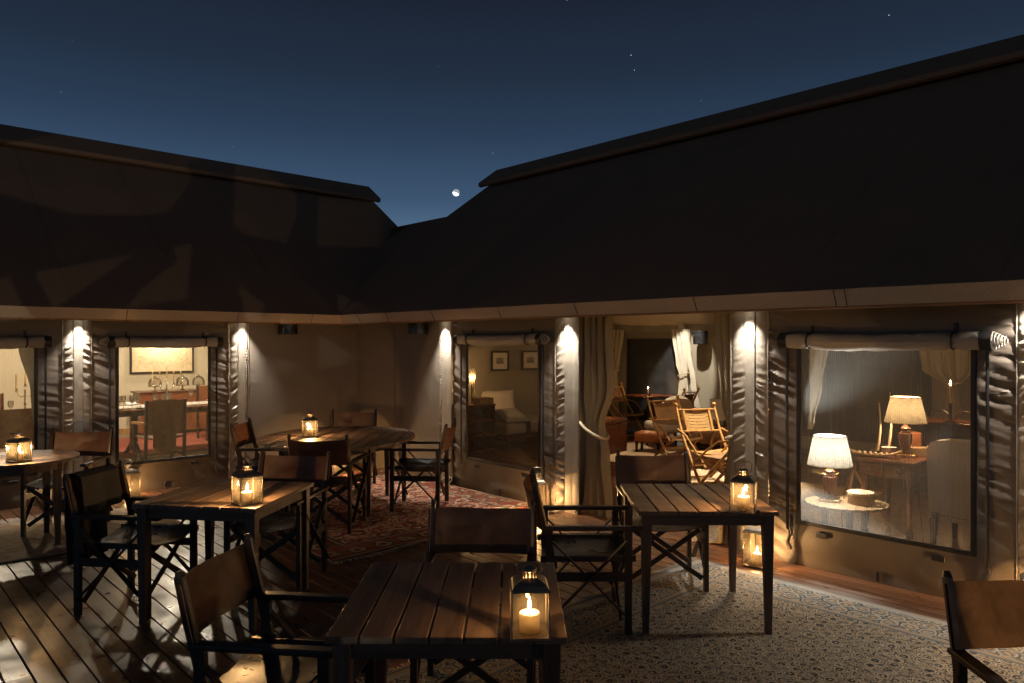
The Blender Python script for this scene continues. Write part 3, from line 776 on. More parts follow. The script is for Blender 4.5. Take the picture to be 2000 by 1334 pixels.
# lounge
tag(B().box(((EW+R_FAR)/2, (WY+RB)/2, -.055), (R_FAR-EW, RB-WY, .1)).done('lounge_floor', 'room_floor'), kind='structure')
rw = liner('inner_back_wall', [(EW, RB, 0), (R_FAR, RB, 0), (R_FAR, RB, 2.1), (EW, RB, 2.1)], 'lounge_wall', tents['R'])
def end_wall(u, v):
    y = WY+(RB-WY)*u; return (EW+.02*nz(u*4, v*3, 7)+.012*nz(u*2+v*6, v*2, 17), y, (EZ1+PITCH*min(y-RE, BY-y)-.14)*v)
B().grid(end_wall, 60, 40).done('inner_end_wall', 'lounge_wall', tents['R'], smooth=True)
liner('ceiling', [(EW, WY+.05, 2.10), (R_FAR, WY+.05, 2.10), (R_FAR, RRY, RIDGE_Z-.25), (EW, RRY, RIDGE_Z-.25)], 'liner', tents['R'])
def ceil_r(u, v):
    x = EW+(R_FAR-EW)*u; y = RRY+(RB-RRY)*v
    return (x, y, 2.06+(RIDGE_Z-.25-2.06)*(1-v)-.10*math.sin(PI*v)-.05*abs(math.sin(PI*(x+9.4)/2.9))*v*v)
B().grid(ceil_r, 80, 16).done('ceiling', 'liner', tents['R'], smooth=True)
# dining
tag(B().box(((LB+WX)/2, (L_FAR+L_END)/2, -.055), (WX-LB, L_END-L_FAR, .1)).done('dining_floor', 'carpet'), kind='structure')
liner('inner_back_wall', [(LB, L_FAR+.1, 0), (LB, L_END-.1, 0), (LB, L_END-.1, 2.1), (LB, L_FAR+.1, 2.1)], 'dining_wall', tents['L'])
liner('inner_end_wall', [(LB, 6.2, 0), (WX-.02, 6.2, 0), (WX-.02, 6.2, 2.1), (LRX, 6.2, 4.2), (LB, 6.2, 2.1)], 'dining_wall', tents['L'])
liner('ceiling', [(WX-.05, L_FAR, 2.10), (WX-.05, L_END-.1, 2.10), (LRX, L_END-.1, RIDGE_Z-.25), (LRX, L_FAR, RIDGE_Z-.25)], 'liner', tents['L'])
liner('ceiling', [(LB, L_FAR, 2.10), (LB, L_END-.1, 2.10), (LRX, L_END-.1, RIDGE_Z-.25), (LRX, L_FAR, RIDGE_Z-.25)], 'liner', tents['L'])
B().box((LB+.012, (L_FAR+6.2)/2, .05), (.02, 6.2-L_FAR, .10)).done('skirting', 'bamboo', tents['L'])

# lounge back wall: dark gauze windows, valance
def back_window(x0, x1, z0=.22, z1=1.80):
    f = B().grid(lambda u, v: (x0+(x1-x0)*u, RB-.03+.012*nz(u*5, v*4, x0)+.01*nz(u*2, v*9, x0+5), z0+(z1-z0)*v), 30, 30).done('window_screen', 'night', rw, smooth=True)
    for a, b_, c, d in ((x0-.03, x0+.004, z0, z1), (x1-.004, x1+.03, z0, z1)):
        B().box(((a+b_)/2, RB-.045, (c+d)/2), (b_-a, .02, d-c)).done('window_border', 'webbing', rw)
for a, b_ in ((-8.80, -7.55), (-6.35, -5.75), (-5.35, -3.45), (-2.6, -1.0)): back_window(a, b_)
B().grid(lambda u, v: (EW+(3-EW)*u, RB-.07-.015*math.sin(u*140), 1.93+.13*v), 220, 3).done('valance', 'lounge_wall', rw, smooth=True)

# ================================================================== CURTAINS
def curtain(label, P, keys, folds, depth, mat, rope=None, group=None, nu=90, nv=60, seed=0.0, name='curtain'):
    """P(s, z, off) maps to the room; keys: (z, s0, s1) from top to bottom"""
    t = thing(name, label, 'curtain', P(keys[-1][1], 0, 0), 0, group)
    o0 = Vector(t.location)
    def f(u, v):
        z = keys[0][0]+(keys[-1][0]-keys[0][0])*v
        for (za, a0, a1), (zb, b0, b1) in zip(keys, keys[1:]):
            if zb-1e-6 <= z <= za+1e-6:
                k = sm(0, 1, (za-z)/(za-zb)); s0, s1 = a0+(b0-a0)*k, a1+(b1-a1)*k; break
        wd = s1-s0; uu = u+.25/folds*nz(u*folds*.9, z*.8, seed)
        dd = depth*(.7+.5*nz(u*3, z*1.1, seed+2))
        return Vector(P(s0+wd*u+.012*math.sin(2*PI*uu*folds*2+1), z, dd*math.sin(2*PI*uu*folds)+.01*nz(u*8, z*5, seed)))-o0
    B().grid(f, nu, nv).done('cloth', mat, t, smooth=True)
    if rope:
        z, a, b_, dz = rope
        pts = []
        for k in range(25):
            th = 2*PI*k/24
            s = (a+b_)/2+(b_-a)/2*1.06*math.cos(th); pts.append(Vector(P(s, z+dz*(s-a)/(b_-a), (depth+.03)*math.sin(th)))-o0)
        B().tube(pts, .014, 7, False).done('rope_tie', 'rope', t, smooth=True)
    return t
PR = lambda s, z, o: (s, WY+.06-o, z)
curtain('tall khaki door curtain tied with rope, left side of the open doorway', PR,
        [(2.05, -4.93, -4.50), (1.3, -4.92, -4.49), (.92, -4.86, -4.60), (.6, -4.90, -4.54), (.02, -4.97, -4.50)], 4.5, .085, 'door_cloth', (.95, -4.88, -4.58, -.16), seed=3.3)
curtain('dark khaki door curtain gathered at right side of the open doorway', PR,
        [(2.05, -3.36, -3.14), (1.3, -3.30, -3.13), (.92, -3.22, -3.12), (.5, -3.27, -3.12), (.02, -3.33, -3.13)], 3, .06, 'door_cloth', (.92, -3.24, -3.11, .05), seed=5.7)
PB = lambda s, z, o: (s, RB-.14-o, z)
def inner_curtain(label, s0, s1, tie, mat='curtain'):
    m = (s0*2+s1)/3 if tie < 0 else (s0+s1*2)/3
    c = curtain(label, PB, [(1.98, s0, s1), (1.35, s0+(.02 if tie < 0 else .1), s1-(.1 if tie < 0 else .02)), (1.12, m-.07, m+.07), (.8, m-.10, m+.10), (.03, m-.12, m+.12)], 4, .045, mat, (1.12, m-.10, m+.10, .06), seed=s0, nu=50, nv=40)
inner_curtain('olive inner curtain with white rope left of dark back window', -9.20, -8.84, -1)
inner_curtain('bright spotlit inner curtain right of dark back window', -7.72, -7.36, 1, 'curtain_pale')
inner_curtain('inner curtain at left edge of the big right window view', -5.62, -5.22, -1, 'curtain')
inner_curtain('wide inner curtain behind the candle in the right window', -3.62, -2.86, 1)
# pale pleated door flap edge hanging inside, and pale flap behind right window
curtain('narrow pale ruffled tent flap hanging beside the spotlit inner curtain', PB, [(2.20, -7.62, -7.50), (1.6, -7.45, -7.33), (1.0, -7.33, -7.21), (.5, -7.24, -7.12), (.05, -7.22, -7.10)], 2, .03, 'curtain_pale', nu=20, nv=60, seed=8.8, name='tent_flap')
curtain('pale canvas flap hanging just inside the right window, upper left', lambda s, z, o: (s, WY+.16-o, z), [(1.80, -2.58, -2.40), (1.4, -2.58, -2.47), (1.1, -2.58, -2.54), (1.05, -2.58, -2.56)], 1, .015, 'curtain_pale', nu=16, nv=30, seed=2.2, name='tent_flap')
curtain('dark canvas flap slanting inside the left dining window', lambda s, z, o: (WX-.12+o, s, z), [(1.72, 1.44, 1.68), (1.2, 1.55, 1.68), (.6, 1.61, 1.68), (.1, 1.63, 1.68)], 1, .015, 'curtain', nu=16, nv=30, seed=2.9, name='tent_flap')

# ================================================================== RUGS
def rug(label, mat, cx_, cy_, hx, hy, rz=0, wave=.006, fringe=None, seed=0.0, z=.004, th=.008, edge_wob=.02):
    t = thing('rug', label, 'rug', (cx_, cy_, z), rz)
    def top(u, v):
        x, y = (u*2-1)*hx, (v*2-1)*hy
        e = max(abs(u*2-1), abs(v*2-1))
        x += edge_wob*nz(y*1.5, seed, 3)*abs(u*2-1)**4; y += edge_wob*nz(x*1.5, seed, 8)*abs(v*2-1)**4
        h = th+wave*(1+nz(x*1.7+seed, y*1.7, 1))*.9+wave*2.2*sm(.90, 1.0, e)*max(0, nz(x*1.4, y*1.4, seed+2))
        return (x, y, h)
    nu, nv = int(hx*2/.05), int(hy*2/.05)
    b = B().grid(top, nu, nv)
    # side skirt down to the floor
    bd = [e_ for e_ in b.bm.edges if e_.is_boundary]
    ex = bmesh.ops.extrude_edge_only(b.bm, edges=bd)
    for v in [g for g in ex['geom'] if isinstance(g, bmesh.types.BMVert)]: v.co.z = 0
    b.done('pile', mat, t, smooth=True)
    if fringe:
        fb = B(); rn = random.Random(5)
        for side in fringe:
            n = int(hy*2/.016)
            for k in range(n):
                y = -hy+2*hy*(k+.5)/n; ln = rn.uniform(.03, .075); a = rn.uniform(-.5, .5)
                yy = y+edge_wob*0
                x0 = side*(hx+edge_wob*nz(y*1.5, seed, 3)-.006)
                fb.tube([(x0, y, .012), (x0+side*ln*.5, y+a*ln*.3, .011+rn.random()*.006), (x0+side*ln, y+a*ln, .004+rn.random()*.006)], [.0034, .003, .0018], 4)
        tag(fb.done('fringe', 'rope', t), kind='stuff')
    return t
rug('cream and blue patterned rug under the right-hand square table', 'rug_blue', -1.35, 3.30, 1.85, 1.75, 0, .002, (-1,), 4.0)
rug('red oriental rug with white fringe under the oval table', 'rug_red', -6.75, 4.14, 1.65, 1.30, 0, .011, (1,), 1.0, edge_wob=.06)
rug('faded beige rug under the small round table', 'rug_pale', -7.60, .90, .72, 1.55, 0, .003, None, 7.0)
rug('pale beige rug on lounge floor behind the trunk', 'rug_room', -7.05, 9.15, .55, 1.0, 6, .003, (1,), 8.0)
rug('bright spotlit beige rug under the cane chair', 'rug_room', -4.2, 7.9, 1.15, .80, 6, .003, None, 9.0)
rug('grey beige rug under the oval lamp table behind right window', 'rug_room', -3.35, 6.85, .95, 1.05, 35, .003, None, 11.0)
rr_ = B().grid(lambda u, v: (-1.2+2.4*u, -2.2+4.4*v, .010+.003*nz(u*5, v*5, 3)), 20, 30).done('rug', 'red', smooth=True, loc=(-13.1, 3.6, 0))
tag(rr_, 'plain red rug on the dining tent floor', 'rug')

# ================================================================== SQUARE AND ROUND TABLES
def square_table(label, x, y, rz, side=.83, n=7):
    t = thing('square_table', label, 'table', (x, y, 0), rz, 'square slatted teak tables')
    w = side/n; rn = random.Random(int(x*100))
    for i in range(n):
        o = B().box((0, 0, 0), (w-.008, side, .026), bev=.003).done('slat', 'table', t)
        o.location = (-side/2+w*(i+.5), 0, .737+rn.uniform(-.0008, .0008))
    h = side/2-.055
    for k in (-1, 1):
        B().box((0, k*h, .690), (2*h-.02, .022, .068), bev=.002).done('apron', 'table_x', t)
        B().box((k*h, 0, .690), (.022, 2*h-.02, .068), bev=.002).done('apron', 'table_x', t)
        for j in (-1, 1):
            B().bar((k*h, j*h, .723), (k*(h+.004), j*(h+.004), 0), .062, .062, .58, .003).done('leg', 'table_z', t)
    return t
def round_table(label, x, y, rz, r, n, leg_r, ang=45, sy=1.0):
    t = thing('round_table', label, 'table', (x, y, 0), rz)
    w = 2*r/n
    for i in range(n):
        x0, x1 = -r+w*i+.004, -r+w*(i+1)-.004
        m = 7; up, lo = [], []
        for k in range(m+1):
            xx = x0+(x1-x0)*k/m; yy = sy*math.sqrt(max(r*r-xx*xx, .0004)); up.append((xx, yy)); lo.append((xx, -yy))
        B().prism(lo+up[::-1], .724, .750, .0025).done('slat', 'table', t)
    ring = [(leg_r*1.03*math.cos(2*PI*k/28), sy*leg_r*1.03*math.sin(2*PI*k/28)) for k in range(28)]
    b = B()
    for p, q in zip(ring, ring[1:]+ring[:1]): b.bar((p[0], p[1], .69), (q[0], q[1], .69), .022, .066, bev=0)
    b.done('apron', 'table_x', t)
    for k in range(4):
        a = R(ang+90*k)
        B().bar((leg_r*math.cos(a), leg_r*sy*math.sin(a), .723), (leg_r*1.01*math.cos(a), leg_r*sy*1.01*math.sin(a), 0), .062, .062, .58, .003).done('leg', 'table_z', t)
    return t
square_table('square slatted teak table in the middle left, beside the chair with a dark throw', -4.77, 1.92, 38)
square_table('square slatted teak table on the cream and blue rug at right', -2.60, 4.05, 46)
square_table('square slatted teak table in the near foreground', -2.235, 1.80, 46.5)
square_table('square slatted teak table just beyond the right edge, before the worn tan chair', .22, 2.32, 46)
round_table('large oval slatted table on the red rug in the corner', -6.82, 3.90, 46, .80, 13, .60, 45, 1.17)
round_table('small round slatted table at the left edge of the picture', -7.45, 1.18, 4, .45, 9, .34, 40)

# ================================================================== DIRECTOR'S CHAIRS
def director_chair():
    t = thing('directors_chair', '', 'chair', (0, 0, 0), 0, 'folding leather directors chairs on the deck')
    hw, hd = .265, .235          # half width, half depth; front is +Y
    for sx in (-1, 1):
        B().bar((sx*hw, hd, 0), (sx*hw, hd, .622), .030, .042).done('leg', 'frame', t)
        B().bar((sx*hw, -hd, 0), (sx*hw, -hd, .622), .030, .042).done('leg', 'frame', t)
        ar = B().box((sx*hw, .025, .634), (.052, .60, .024), bev=.006, seg=2).done('arm', 'frame', t)
        # back post leans away above the arm
        p = B().bar((sx*(hw-.001), -hd+.030, .40), (sx*(hw-.001), -hd-.085, .885), .026, .040, .92, .004)
        p.tube([(sx*(hw-.001), -hd-.084, .880), (sx*(hw-.001), -hd-.089, .902)], [.017, .011], 10)
        p.done('back_post', 'frame', t)
        B().bar((sx*(hw-.03), -hd-.05, .445), (sx*(hw-.03), hd+.05, .445), .026, .034).done('seat_rail', 'frame', t)
        B().bar((sx*hw, -hd, .345), (sx*hw, hd, .345), .020, .052).done('side_rail', 'frame', t)
        for q in (-1, 1):
            B().bar((sx*(hw+.019+.011*q), q*(hd-.01), .565), (sx*(hw+.019+.011*q), -q*(hd-.005), .105), .010, .032, up=(1, 0, 0)).done('side_brace', 'frame', t)
    for sy in (-1, 1):
        for q in (-1, 1):
            yy = sy*(hd-.032)+q*.010
            B().bar((q*(hw-.028), yy, .425), (-q*(hw-.02), yy, .085), .034, .016, up=(0, 1, 0)).done('cross_brace', 'frame', t)
    # seat sling
    def seat(u, v):
        x = (u*2-1)*(hw-.012); y = -hd-.03+(2*hd+.06)*v
        return (x, y, .468-.035*(1-(u*2-1)**2)+.003*nz(x*12, y*9, 2))
    b = B().grid(seat, 16, 14); b.solid(.005); b.done('seat', 'seat', t, smooth=True)
    # back sling, wrapped round both posts
    def back(u, v):
        k = u*2-1; x = k*(hw+.022); z = .625+.235*v
        y0 = -hd+.030-.115*(z-.40)/.485
        y = y0-.022-.030*(1-k*k)+.004*nz(x*8, z*9, 5)
        if abs(k) > .93: y += .030*sm(.93, 1.0, abs(k))
        return (x, y, z+.006*(1-k*k)*(1 if v > .5 else -1)*(-1))
    b = B().grid(back, 26, 10); b.solid(.005); b.done('backrest', 'back', t, smooth=True)
    bp = B()
    def back2(u, v):
        k = u*2-1; x = k*(hw+.020); z = .628+.229*v
        return (x, -hd+.030-.115*(z-.40)/.485+.021+.004*math.cos(k*1.5), z)
    return t
# where each one stands: x, y, heading of its front, label
CHAIRS = [
 (-7.72, 1.60, -125, 'leather directors chair at far side of the small round table'),
 (-5.24, 1.50, -50, 'directors chair with a dark throw hung over its back'),
 (-7.27, 3.37, -42, 'directors chair at left end of the oval table, side on'),
 (-7.56, 4.46, -133, 'directors chair behind the oval table against the corner walls'),
 (-6.10, 3.40, 42, 'directors chair with its back to the camera before the oval table'),
 (-5.03, 2.38, -140, 'directors chair tucked behind the middle left square table'),
 (-6.18, 4.50, 132, 'directors chair at right end of the oval table, side on'),
 (-2.68, 2.29, -136, 'directors chair facing us across the foreground table'),
 (-3.01, 3.46, -43, 'directors chair side on at left of the right-hand square table'),
 (-3.09, 4.40, -133, 'directors chair facing us behind the right-hand square table'),
 (-.42, 2.92, -136, 'worn tan directors chair cut off at lower right corner'),
 (-2.70, 1.34, -50, 'directors chair at lower left, pulled up to the foreground table'),
]
proto = director_chair()
chairs = []
for i, (x, y, rz, lab) in enumerate(CHAIRS):
    c = proto if i == 0 else copy_tree(proto)
    chairs.append(c)
for c, (x, y, rz, lab) in zip(chairs, CHAIRS):
    c['label'] = lab; c.location = (x, y, .002); c.rotation_euler = (0, 0, R(rz))
for k in chairs[10].children:
    if k.name.split('.')[0] == 'backrest':
        k.data = k.data.copy(); k.data.materials.clear(); k.data.materials.append(M['suede']); k['label'] = 'worn mottled tan suede back'
for ci, dz in ((0, .012), (2, .018), (3, .018), (4, .018), (6, .018), (8, .006), (9, .010), (10, .010)): chairs[ci].location.z = dz
# throw over the back of one chair
def throw2(u, v):
    s = -.26+.86*v; x = -.15+.36*u+.012*nz(u*2, v*5, 1)
    lean = -.235-.085
    if s < -.02: return (x, lean+.070+.22*(-s-.02)*.5+.006*math.sin(u*12), .895+s)
    if s > .02: return (x, lean-.062+.11*(s-.02)*.6+.014*math.sin(u*11+1)*min(1, s*3), .895-s)
    k = (s+.02)/.04; return (x, lean+.070-.132*k, .877+.022*math.sin(PI*k))
tw = B().grid(throw2, 24, 44).solid(.006).done('throw', 'dark_throw', smooth=True, loc=chairs[1].location, rot=chairs[1].rotation_euler)
tag(tw, 'dark cloth throw draped over a chair back at left', 'throw')

# ================================================================== LANTERNS
def lantern(label, x, y, z, rz, s=.125, h=.155, power=4.0, candle=(.032, .075), big=False, group=None, col=WARM, fold=0):
    t = thing('lantern', label, 'lantern', (x, y, z), rz, group)
    hs = s/2; pw = .005 if not big else .006
    B().box((0, 0, .005), (s+.008, s+.008, .010), bev=.002).done('base', 'metal', t)
    for a in (-1, 1):
        for b_ in (-1, 1):
            B().bar((a*hs, b_*hs, .010), (a*hs, b_*hs, h+.012), pw, pw, bev=.0005).done('corner_post', 'metal', t)
    for a in (-1, 1):
        B().box((a*hs, 0, h/2+.011), (.0016, s-pw, h-.004)).done('pane', 'glass', t)
        B().box((0, a*hs, h/2+.011), (s-pw, .0016, h-.004)).done('pane', 'glass', t)
    for a in (-1, 1):
        B().box((a*hs, 0, h+.014), (.008, s+.006, .008)).box((0, a*hs, h+.014), (s-.004, .008, .008)).done('top_rail', 'metal', t)
    # arched hood drawn in to a vented chimney
    rf_ = B(); z0_ = h+.018; prof = [(1.04, 0), (1.0, .010), (.90, .10*1), (.70, .19), (.46, .26), (.36, .29)]
    hh = s*.24; rings = []
    for k, zz in prof:
        kk = k*hs; rings.append([rf_.bm.verts.new((a*kk, b_*kk, z0_+zz/.29*hh)) for a, b_ in ((-1, -1), (1, -1), (1, 1), (-1, 1))])
    for a, b_ in zip(rings, rings[1:]):
        for k in range(4): rf_.bm.faces.new((a[k], a[(k+1) % 4], b_[(k+1) % 4], b_[k]))
    ho = rf_.done('hood', 'metal', t)
    zc = z0_+hh; cr = s*.17; ch = s*.16
    c = B()
    for k in range(10):
        a = 2*PI*k/10; c.box((cr*math.cos(a), cr*math.sin(a), zc+ch/2-.002), (.006, .006, ch), Matrix.Rotation(a, 3, 'Z'))
    c.lathe([(cr*1.05, ch-.004), (cr*1.18, ch), (cr*1.18, ch+.008), (cr*.6, ch+.016), (0, ch+.018)], (0, 0, zc), 16)
    c.done('chimney', 'metal', ho, smooth=False)
    hr = s*.34; hz = zc+ch+.012
    ca, sa = math.cos(R(fold)), math.sin(R(fold))
    hp = lambda x, q: (x, q*sa, zc+ch*.6+q*ca)
    B().tube([hp(-hr*.7, 0), hp(-hr, .012), hp(-hr, hr*1.1), hp(-hr*.75, hr*1.35), hp(hr*.75, hr*1.35), hp(hr, hr*1.1), hp(hr, .012), hp(hr*.7, 0)], .0035 if not big else .0055, 7).done('handle', 'metal', t, smooth=True)
    rc_ = random.Random(int((x*31+y*17)*100)); cr_, chh = candle[0]*1.06, candle[1]*rc_.uniform(.78, 1.02)
    cd = B().lathe([(cr_*.97, .0), (cr_, .004), (cr_, chh-.003), (cr_*.9, chh), (cr_*.72, chh-.006), (cr_*.3, chh-.011), (.0, chh-.012)], (0, 0, .0105), 22).done('candle', 'wax', t, smooth=True)
    B().lathe([(.0015, 0), (.0015, .012)], (0, 0, .0105+chh-.012), 6).done('wick', 'webbing', cd)
    fz = .0105+chh+.003
    B().lathe([(.0, 0), (.0050, .007), (.0064, .016), (.0050, .029), (.0022, .042), (0, .052)], (0, 0, fz), 10).done('flame', 'flame', cd, smooth=True)
    point('candle_light', cd, (0, 0, fz+.030), power, col, .008)
    return t
TG, FG = 'candle lanterns on the tables', 'tall candle lanterns on the deck'
lantern('glass candle lantern on the small round table at left edge', -7.20, 1.14, .750, 30, power=P_TABLE, group=TG, fold=-65)
lantern('glass candle lantern on the middle left square table', -4.37, 1.87, .750, 0, .135, .16, power=P_TABLE, group=TG)
lantern('glass candle lantern on the large oval table', -6.98, 3.66, .750, 70, .14, .165, power=P_TABLE, group=TG)
lantern('glass candle lantern at right end of the right-hand square table', -2.17, 3.92, .750, 22, .135, .165, power=P_TABLE, group=TG)
lantern('large bright glass lantern on the foreground table', -1.76, 1.74, .750, 49, .125, .150, power=P_TABLE*.26, candle=(.033, .078), group=TG, fold=72)
lantern('tall deck lantern at foot of the left doorway post', -5.26, 5.30, .002, 50, .185, .28, P_FLOOR, (.030, .085), True, FG)
lantern('tall deck lantern under the right-hand table by the tent wall', -2.80, 5.27, .002, 8, .165, .255, P_FLOOR, (.030, .085), True, FG)
lantern('tall deck lantern half hidden behind the chair with the throw', -8.88, 2.43, .002, 20, .175, .26, P_FLOOR*.7, (.030, .085), True, FG)
lantern('tall deck lantern in the corner behind the oval table', -8.42, 4.84, .014, 15, .175, .26, P_FLOOR*.9, (.030, .085), True, FG)

lantern('glass candle lantern on the table just beyond the right edge', .10, 2.52, .750, 20, .135, .165, power=P_TABLE*.5, group=TG)
lantern('tall deck lantern at the right edge of the picture by the tent post', -.98, 5.27, .002, 12, .20, .29, P_FLOOR, (.030, .085), True, FG)

# ================================================================== SMALL THINGS OUTSIDE
def wall_speaker(label, loc, rz, mat='plastic'):
    t = thing('wall_speaker', label, 'speaker', loc, rz, 'black cylinder speakers')
    pts = [(.11*math.cos(a), -.10+.0*a+.11*math.sin(a)*.9) for a in [PI+PI*k/12 for k in range(13)]]
    b = B().prism(pts+[(.11, -.0), (-.11, -.0)], .0, .24, .004); b.done('housing', mat, t)
    B().box((0, -.004, .12), (.10, .012, .16)).done('bracket', 'plastic', t)
    return t
wall_speaker('black wall speaker under the eave of the left tent, near the corner', (WX+.02, 4.41, 1.845), 90)
wall_speaker('black wall speaker under the eave of the right tent, near the corner', (-7.52, WY-.02, 1.845), 0)
wall_speaker('black cylinder speaker hanging inside the lounge at the back', (-7.05, RB-.20, 1.70), 0)
cb = B().tube([(-6.94+.10*math.sin(k*.33)-.0*k, 5.46-.02*k*.12, .012+.10*max(0, math.sin(k*.21))) for k in range(20)], .006, 6).done('cable', 'cable', smooth=True)
tag(cb, 'white looped cable on the deck at the corner post', 'cable')

# ================================================================== LOUNGE, seen through doorway and right-hand windows
def folding_chair(name, label, x, y, rz, panel='suede', s=1.0):
    t = thing(name, label, 'chair', (x, y, 0), rz, 'folding wooden safari chairs in the lounge')
    hw = .25*s
    for k in (-1, 1):
        b = B().tube([(k*hw, .34, .012), (k*hw, .05, .33), (k*hw, -.18, .60), (k*hw, -.34, .92)], [.018, .019, .018, .016], 9)
        b.lathe([(.010, 0), (.014, .01), (.024, .03), (.020, .05), (.006, .062)], (k*hw, -.345, .915), 12); b.done('back_post', 'bamboo', t, smooth=True)
        B().tube([(k*(hw-.04), -.38, .012), (k*(hw-.04), -.05, .24), (k*(hw-.04), .27, .42)], .017, 9).done('leg', 'bamboo', t, smooth=True)
        B().tube([(k*(hw+.03), -.24, .66), (k*(hw+.05), .0, .62), (k*(hw+.03), .16, .50), (k*(hw+.01), .25, .40)], .012, 8).done('arm', 'bamboo', t, smooth=True)
    for yy, zz in ((-.325, .89), (-.20, .635), (.30, .055), (.10, .28)): B().tube([(-hw, yy, zz), (hw, yy, zz)], .012, 8).done('rail', 'bamboo', t, smooth=True)
    B().tube([(-hw+.04, -.34, .04), (hw-.04, -.34, .04)], .012, 8).done('rail', 'bamboo', t, smooth=True)
    def bk(u, v): return ((u*2-1)*hw*.62, -.215-.105*v-.012*math.sin(PI*u), .645+.215*v)
    B().grid(bk, 8, 6).done('backrest', panel, t, smooth=True)
    for k in (-1, 1): B().bar((k*hw*.66, -.205, .635), (k*hw*.66, -.322, .885), .030, .016).done('back_stile', 'bamboo', t)
    B().grid(lambda u, v: ((u*2-1)*hw*.86, -.12+.42*v, .415+.02*v-.018*math.sin(PI*u)), 10, 6).solid(.02).done('seat', 'suede' if panel == 'suede' else 'bamboo', t, smooth=True)
    return t
folding_chair('safari_chair', 'safari chair left of the round pedestal table inside the lounge', -8.30, 10.65, -100)
folding_chair('safari_chair', 'light wooden safari chair behind the cane chair', -5.80, 8.62, -113)
folding_chair('safari_chair', 'cane backed safari chair nearest the doorway, in spotlight', -4.78, 7.80, -120, 'cane', 1.05)
folding_chair('safari_chair', 'dark safari chair right of the round pedestal table', -7.15, 10.55, 95)
pt = thing('pedestal_table', 'round mahogany pedestal table with one candle inside the lounge', 'table', (-7.95, 10.95, 0))
B().lathe([(0, .735), (.42, .735), (.435, .745), (.43, .765), (0, .768)], seg=40).done('top', 'mahog', pt, smooth=True)
B().lathe([(.10, .03), (.06, .08), (.035, .14), (.05, .25), (.035, .36), (.055, .5), (.03, .62), (.07, .735)], seg=18).done('column', 'darkwood', pt, smooth=True)
for k in range(3):
    a = 2*PI*k/3+.4; B().tube([(.04*math.cos(a), .04*math.sin(a), .14), (.2*math.cos(a), .2*math.sin(a), .09), (.34*math.cos(a), .34*math.sin(a), .018)], [.03, .022, .018], 8).done('foot', 'darkwood', pt, smooth=True)
def candle_glass(label, x, y, z, power=3.0, tall=.12, group=None):
    t = thing('candle', label, 'candle', (x, y, z), 0, group)
    B().lathe([(.030, 0), (.034, .01), (.034, .09), (.032, .09)], seg=16, cap=False).done('glass_cup', 'clear', t, smooth=True)
    B().lathe([(.012, .004), (.012, tall), (.0, tall)], seg=12).done('wax', 'wax', t, smooth=True)
    B().lathe([(0, 0), (.006, .008), (.007, .016), (.003, .03), (0, .042)], (0, 0, tall+.002), 10).done('flame', 'flame_far', t, smooth=True)
    point('candle_light', t, (0, 0, tall+.02), power, WARM, .008); return t
candle_glass('single lit candle on the round pedestal table', -7.90, 10.85, .768, 5.0)
tr_ = thing('trunk', 'brown leather steamer trunk with brass studs behind the door curtain', 'trunk', (-7.35, 8.75, 0), 8)
B().box((0, 0, .24), (.60, .85, .46), bev=.012, seg=2).done('body', 'trunkl', tr_, smooth=False)
B().box((0, 0, .505), (.61, .86, .06), bev=.012, seg=2).done('lid', 'trunkl', tr_)
st_ = B()
for k in range(17): st_.lathe([(.008, 0), (.006, .005), (0, .006)], (.305, -.40+.05*k, .455), 8)
for zz in (.06, .2, .34): st_.box((.302, .40, zz), (.008, .02, .02)).box((.302, -.40, zz), (.008, .02, .02))
st_.done('studs', 'brass', tr_)
B().box((.306, .0, .47), (.012, .05, .07), bev=.004).done('latch', 'brass', tr_)
B().box((0, 0, .54), (.45, .6, .012)).done('tray', 'tan', tr_)
fs = thing('footstool', 'orange leather footstool on dark legs inside the lounge', 'stool', (-6.80, 9.42, 0), 20)
B().box((0, 0, .25), (.46, .36, .15), bev=.03, seg=3).done('cushion', 'tan', fs, smooth=True)
for a in (-1, 1):
    for b_ in (-1, 1): B().bar((a*.19, b_*.14, .19), (a*.19, b_*.14, 0), .04, .04, .8).done('leg', 'darkwood', fs)
def slipper(label, x, y, rz):
    t = thing('slipper_chair', label, 'chair', (x, y, 0), rz)
    B().box((0, .04, .36), (.60, .62, .15), bev=.055, seg=4).done('seat', 'linen', t, smooth=True)
    def bk(u, v):
        a = (u*2-1); w = .29*(1-.35*max(0, v-.55)**2/.2)
        return (a*w, -.22-.30*v-.04*(1-a*a)*0+.05*a*a, .36+.50*v-.03*a*a*v)
    B().grid(bk, 14, 12).solid(.09).done('backrest', 'linen', t, smooth=True)
    for a in (-1, 1):
        for b_ in (-1, 1): B().bar((a*.24, .04+b_*.24, .29), (a*.25, .04+b_*.26, 0), .042, .042, .65).done('leg', 'darkwood', t)
    return t
slipper('grey linen slipper chair behind the orange footstool', -6.85, 9.95, 55)
db = thing('sofa', 'low brown sofa with grey cushion beside the right door curtain', 'sofa', (-5.75, 10.35, 0), 45)
B().box((0, 0, .30), (1.5, .75, .22), bev=.04, seg=3).done('seat', 'suede', db, smooth=True)
B().box((0, 0, .12), (1.45, .70, .10), bev=.01).done('base', 'darkwood', db)
B().box((0, .36, .50), (1.5, .14, .35), bev=.05, seg=3).done('backrest', 'suede', db, smooth=True)
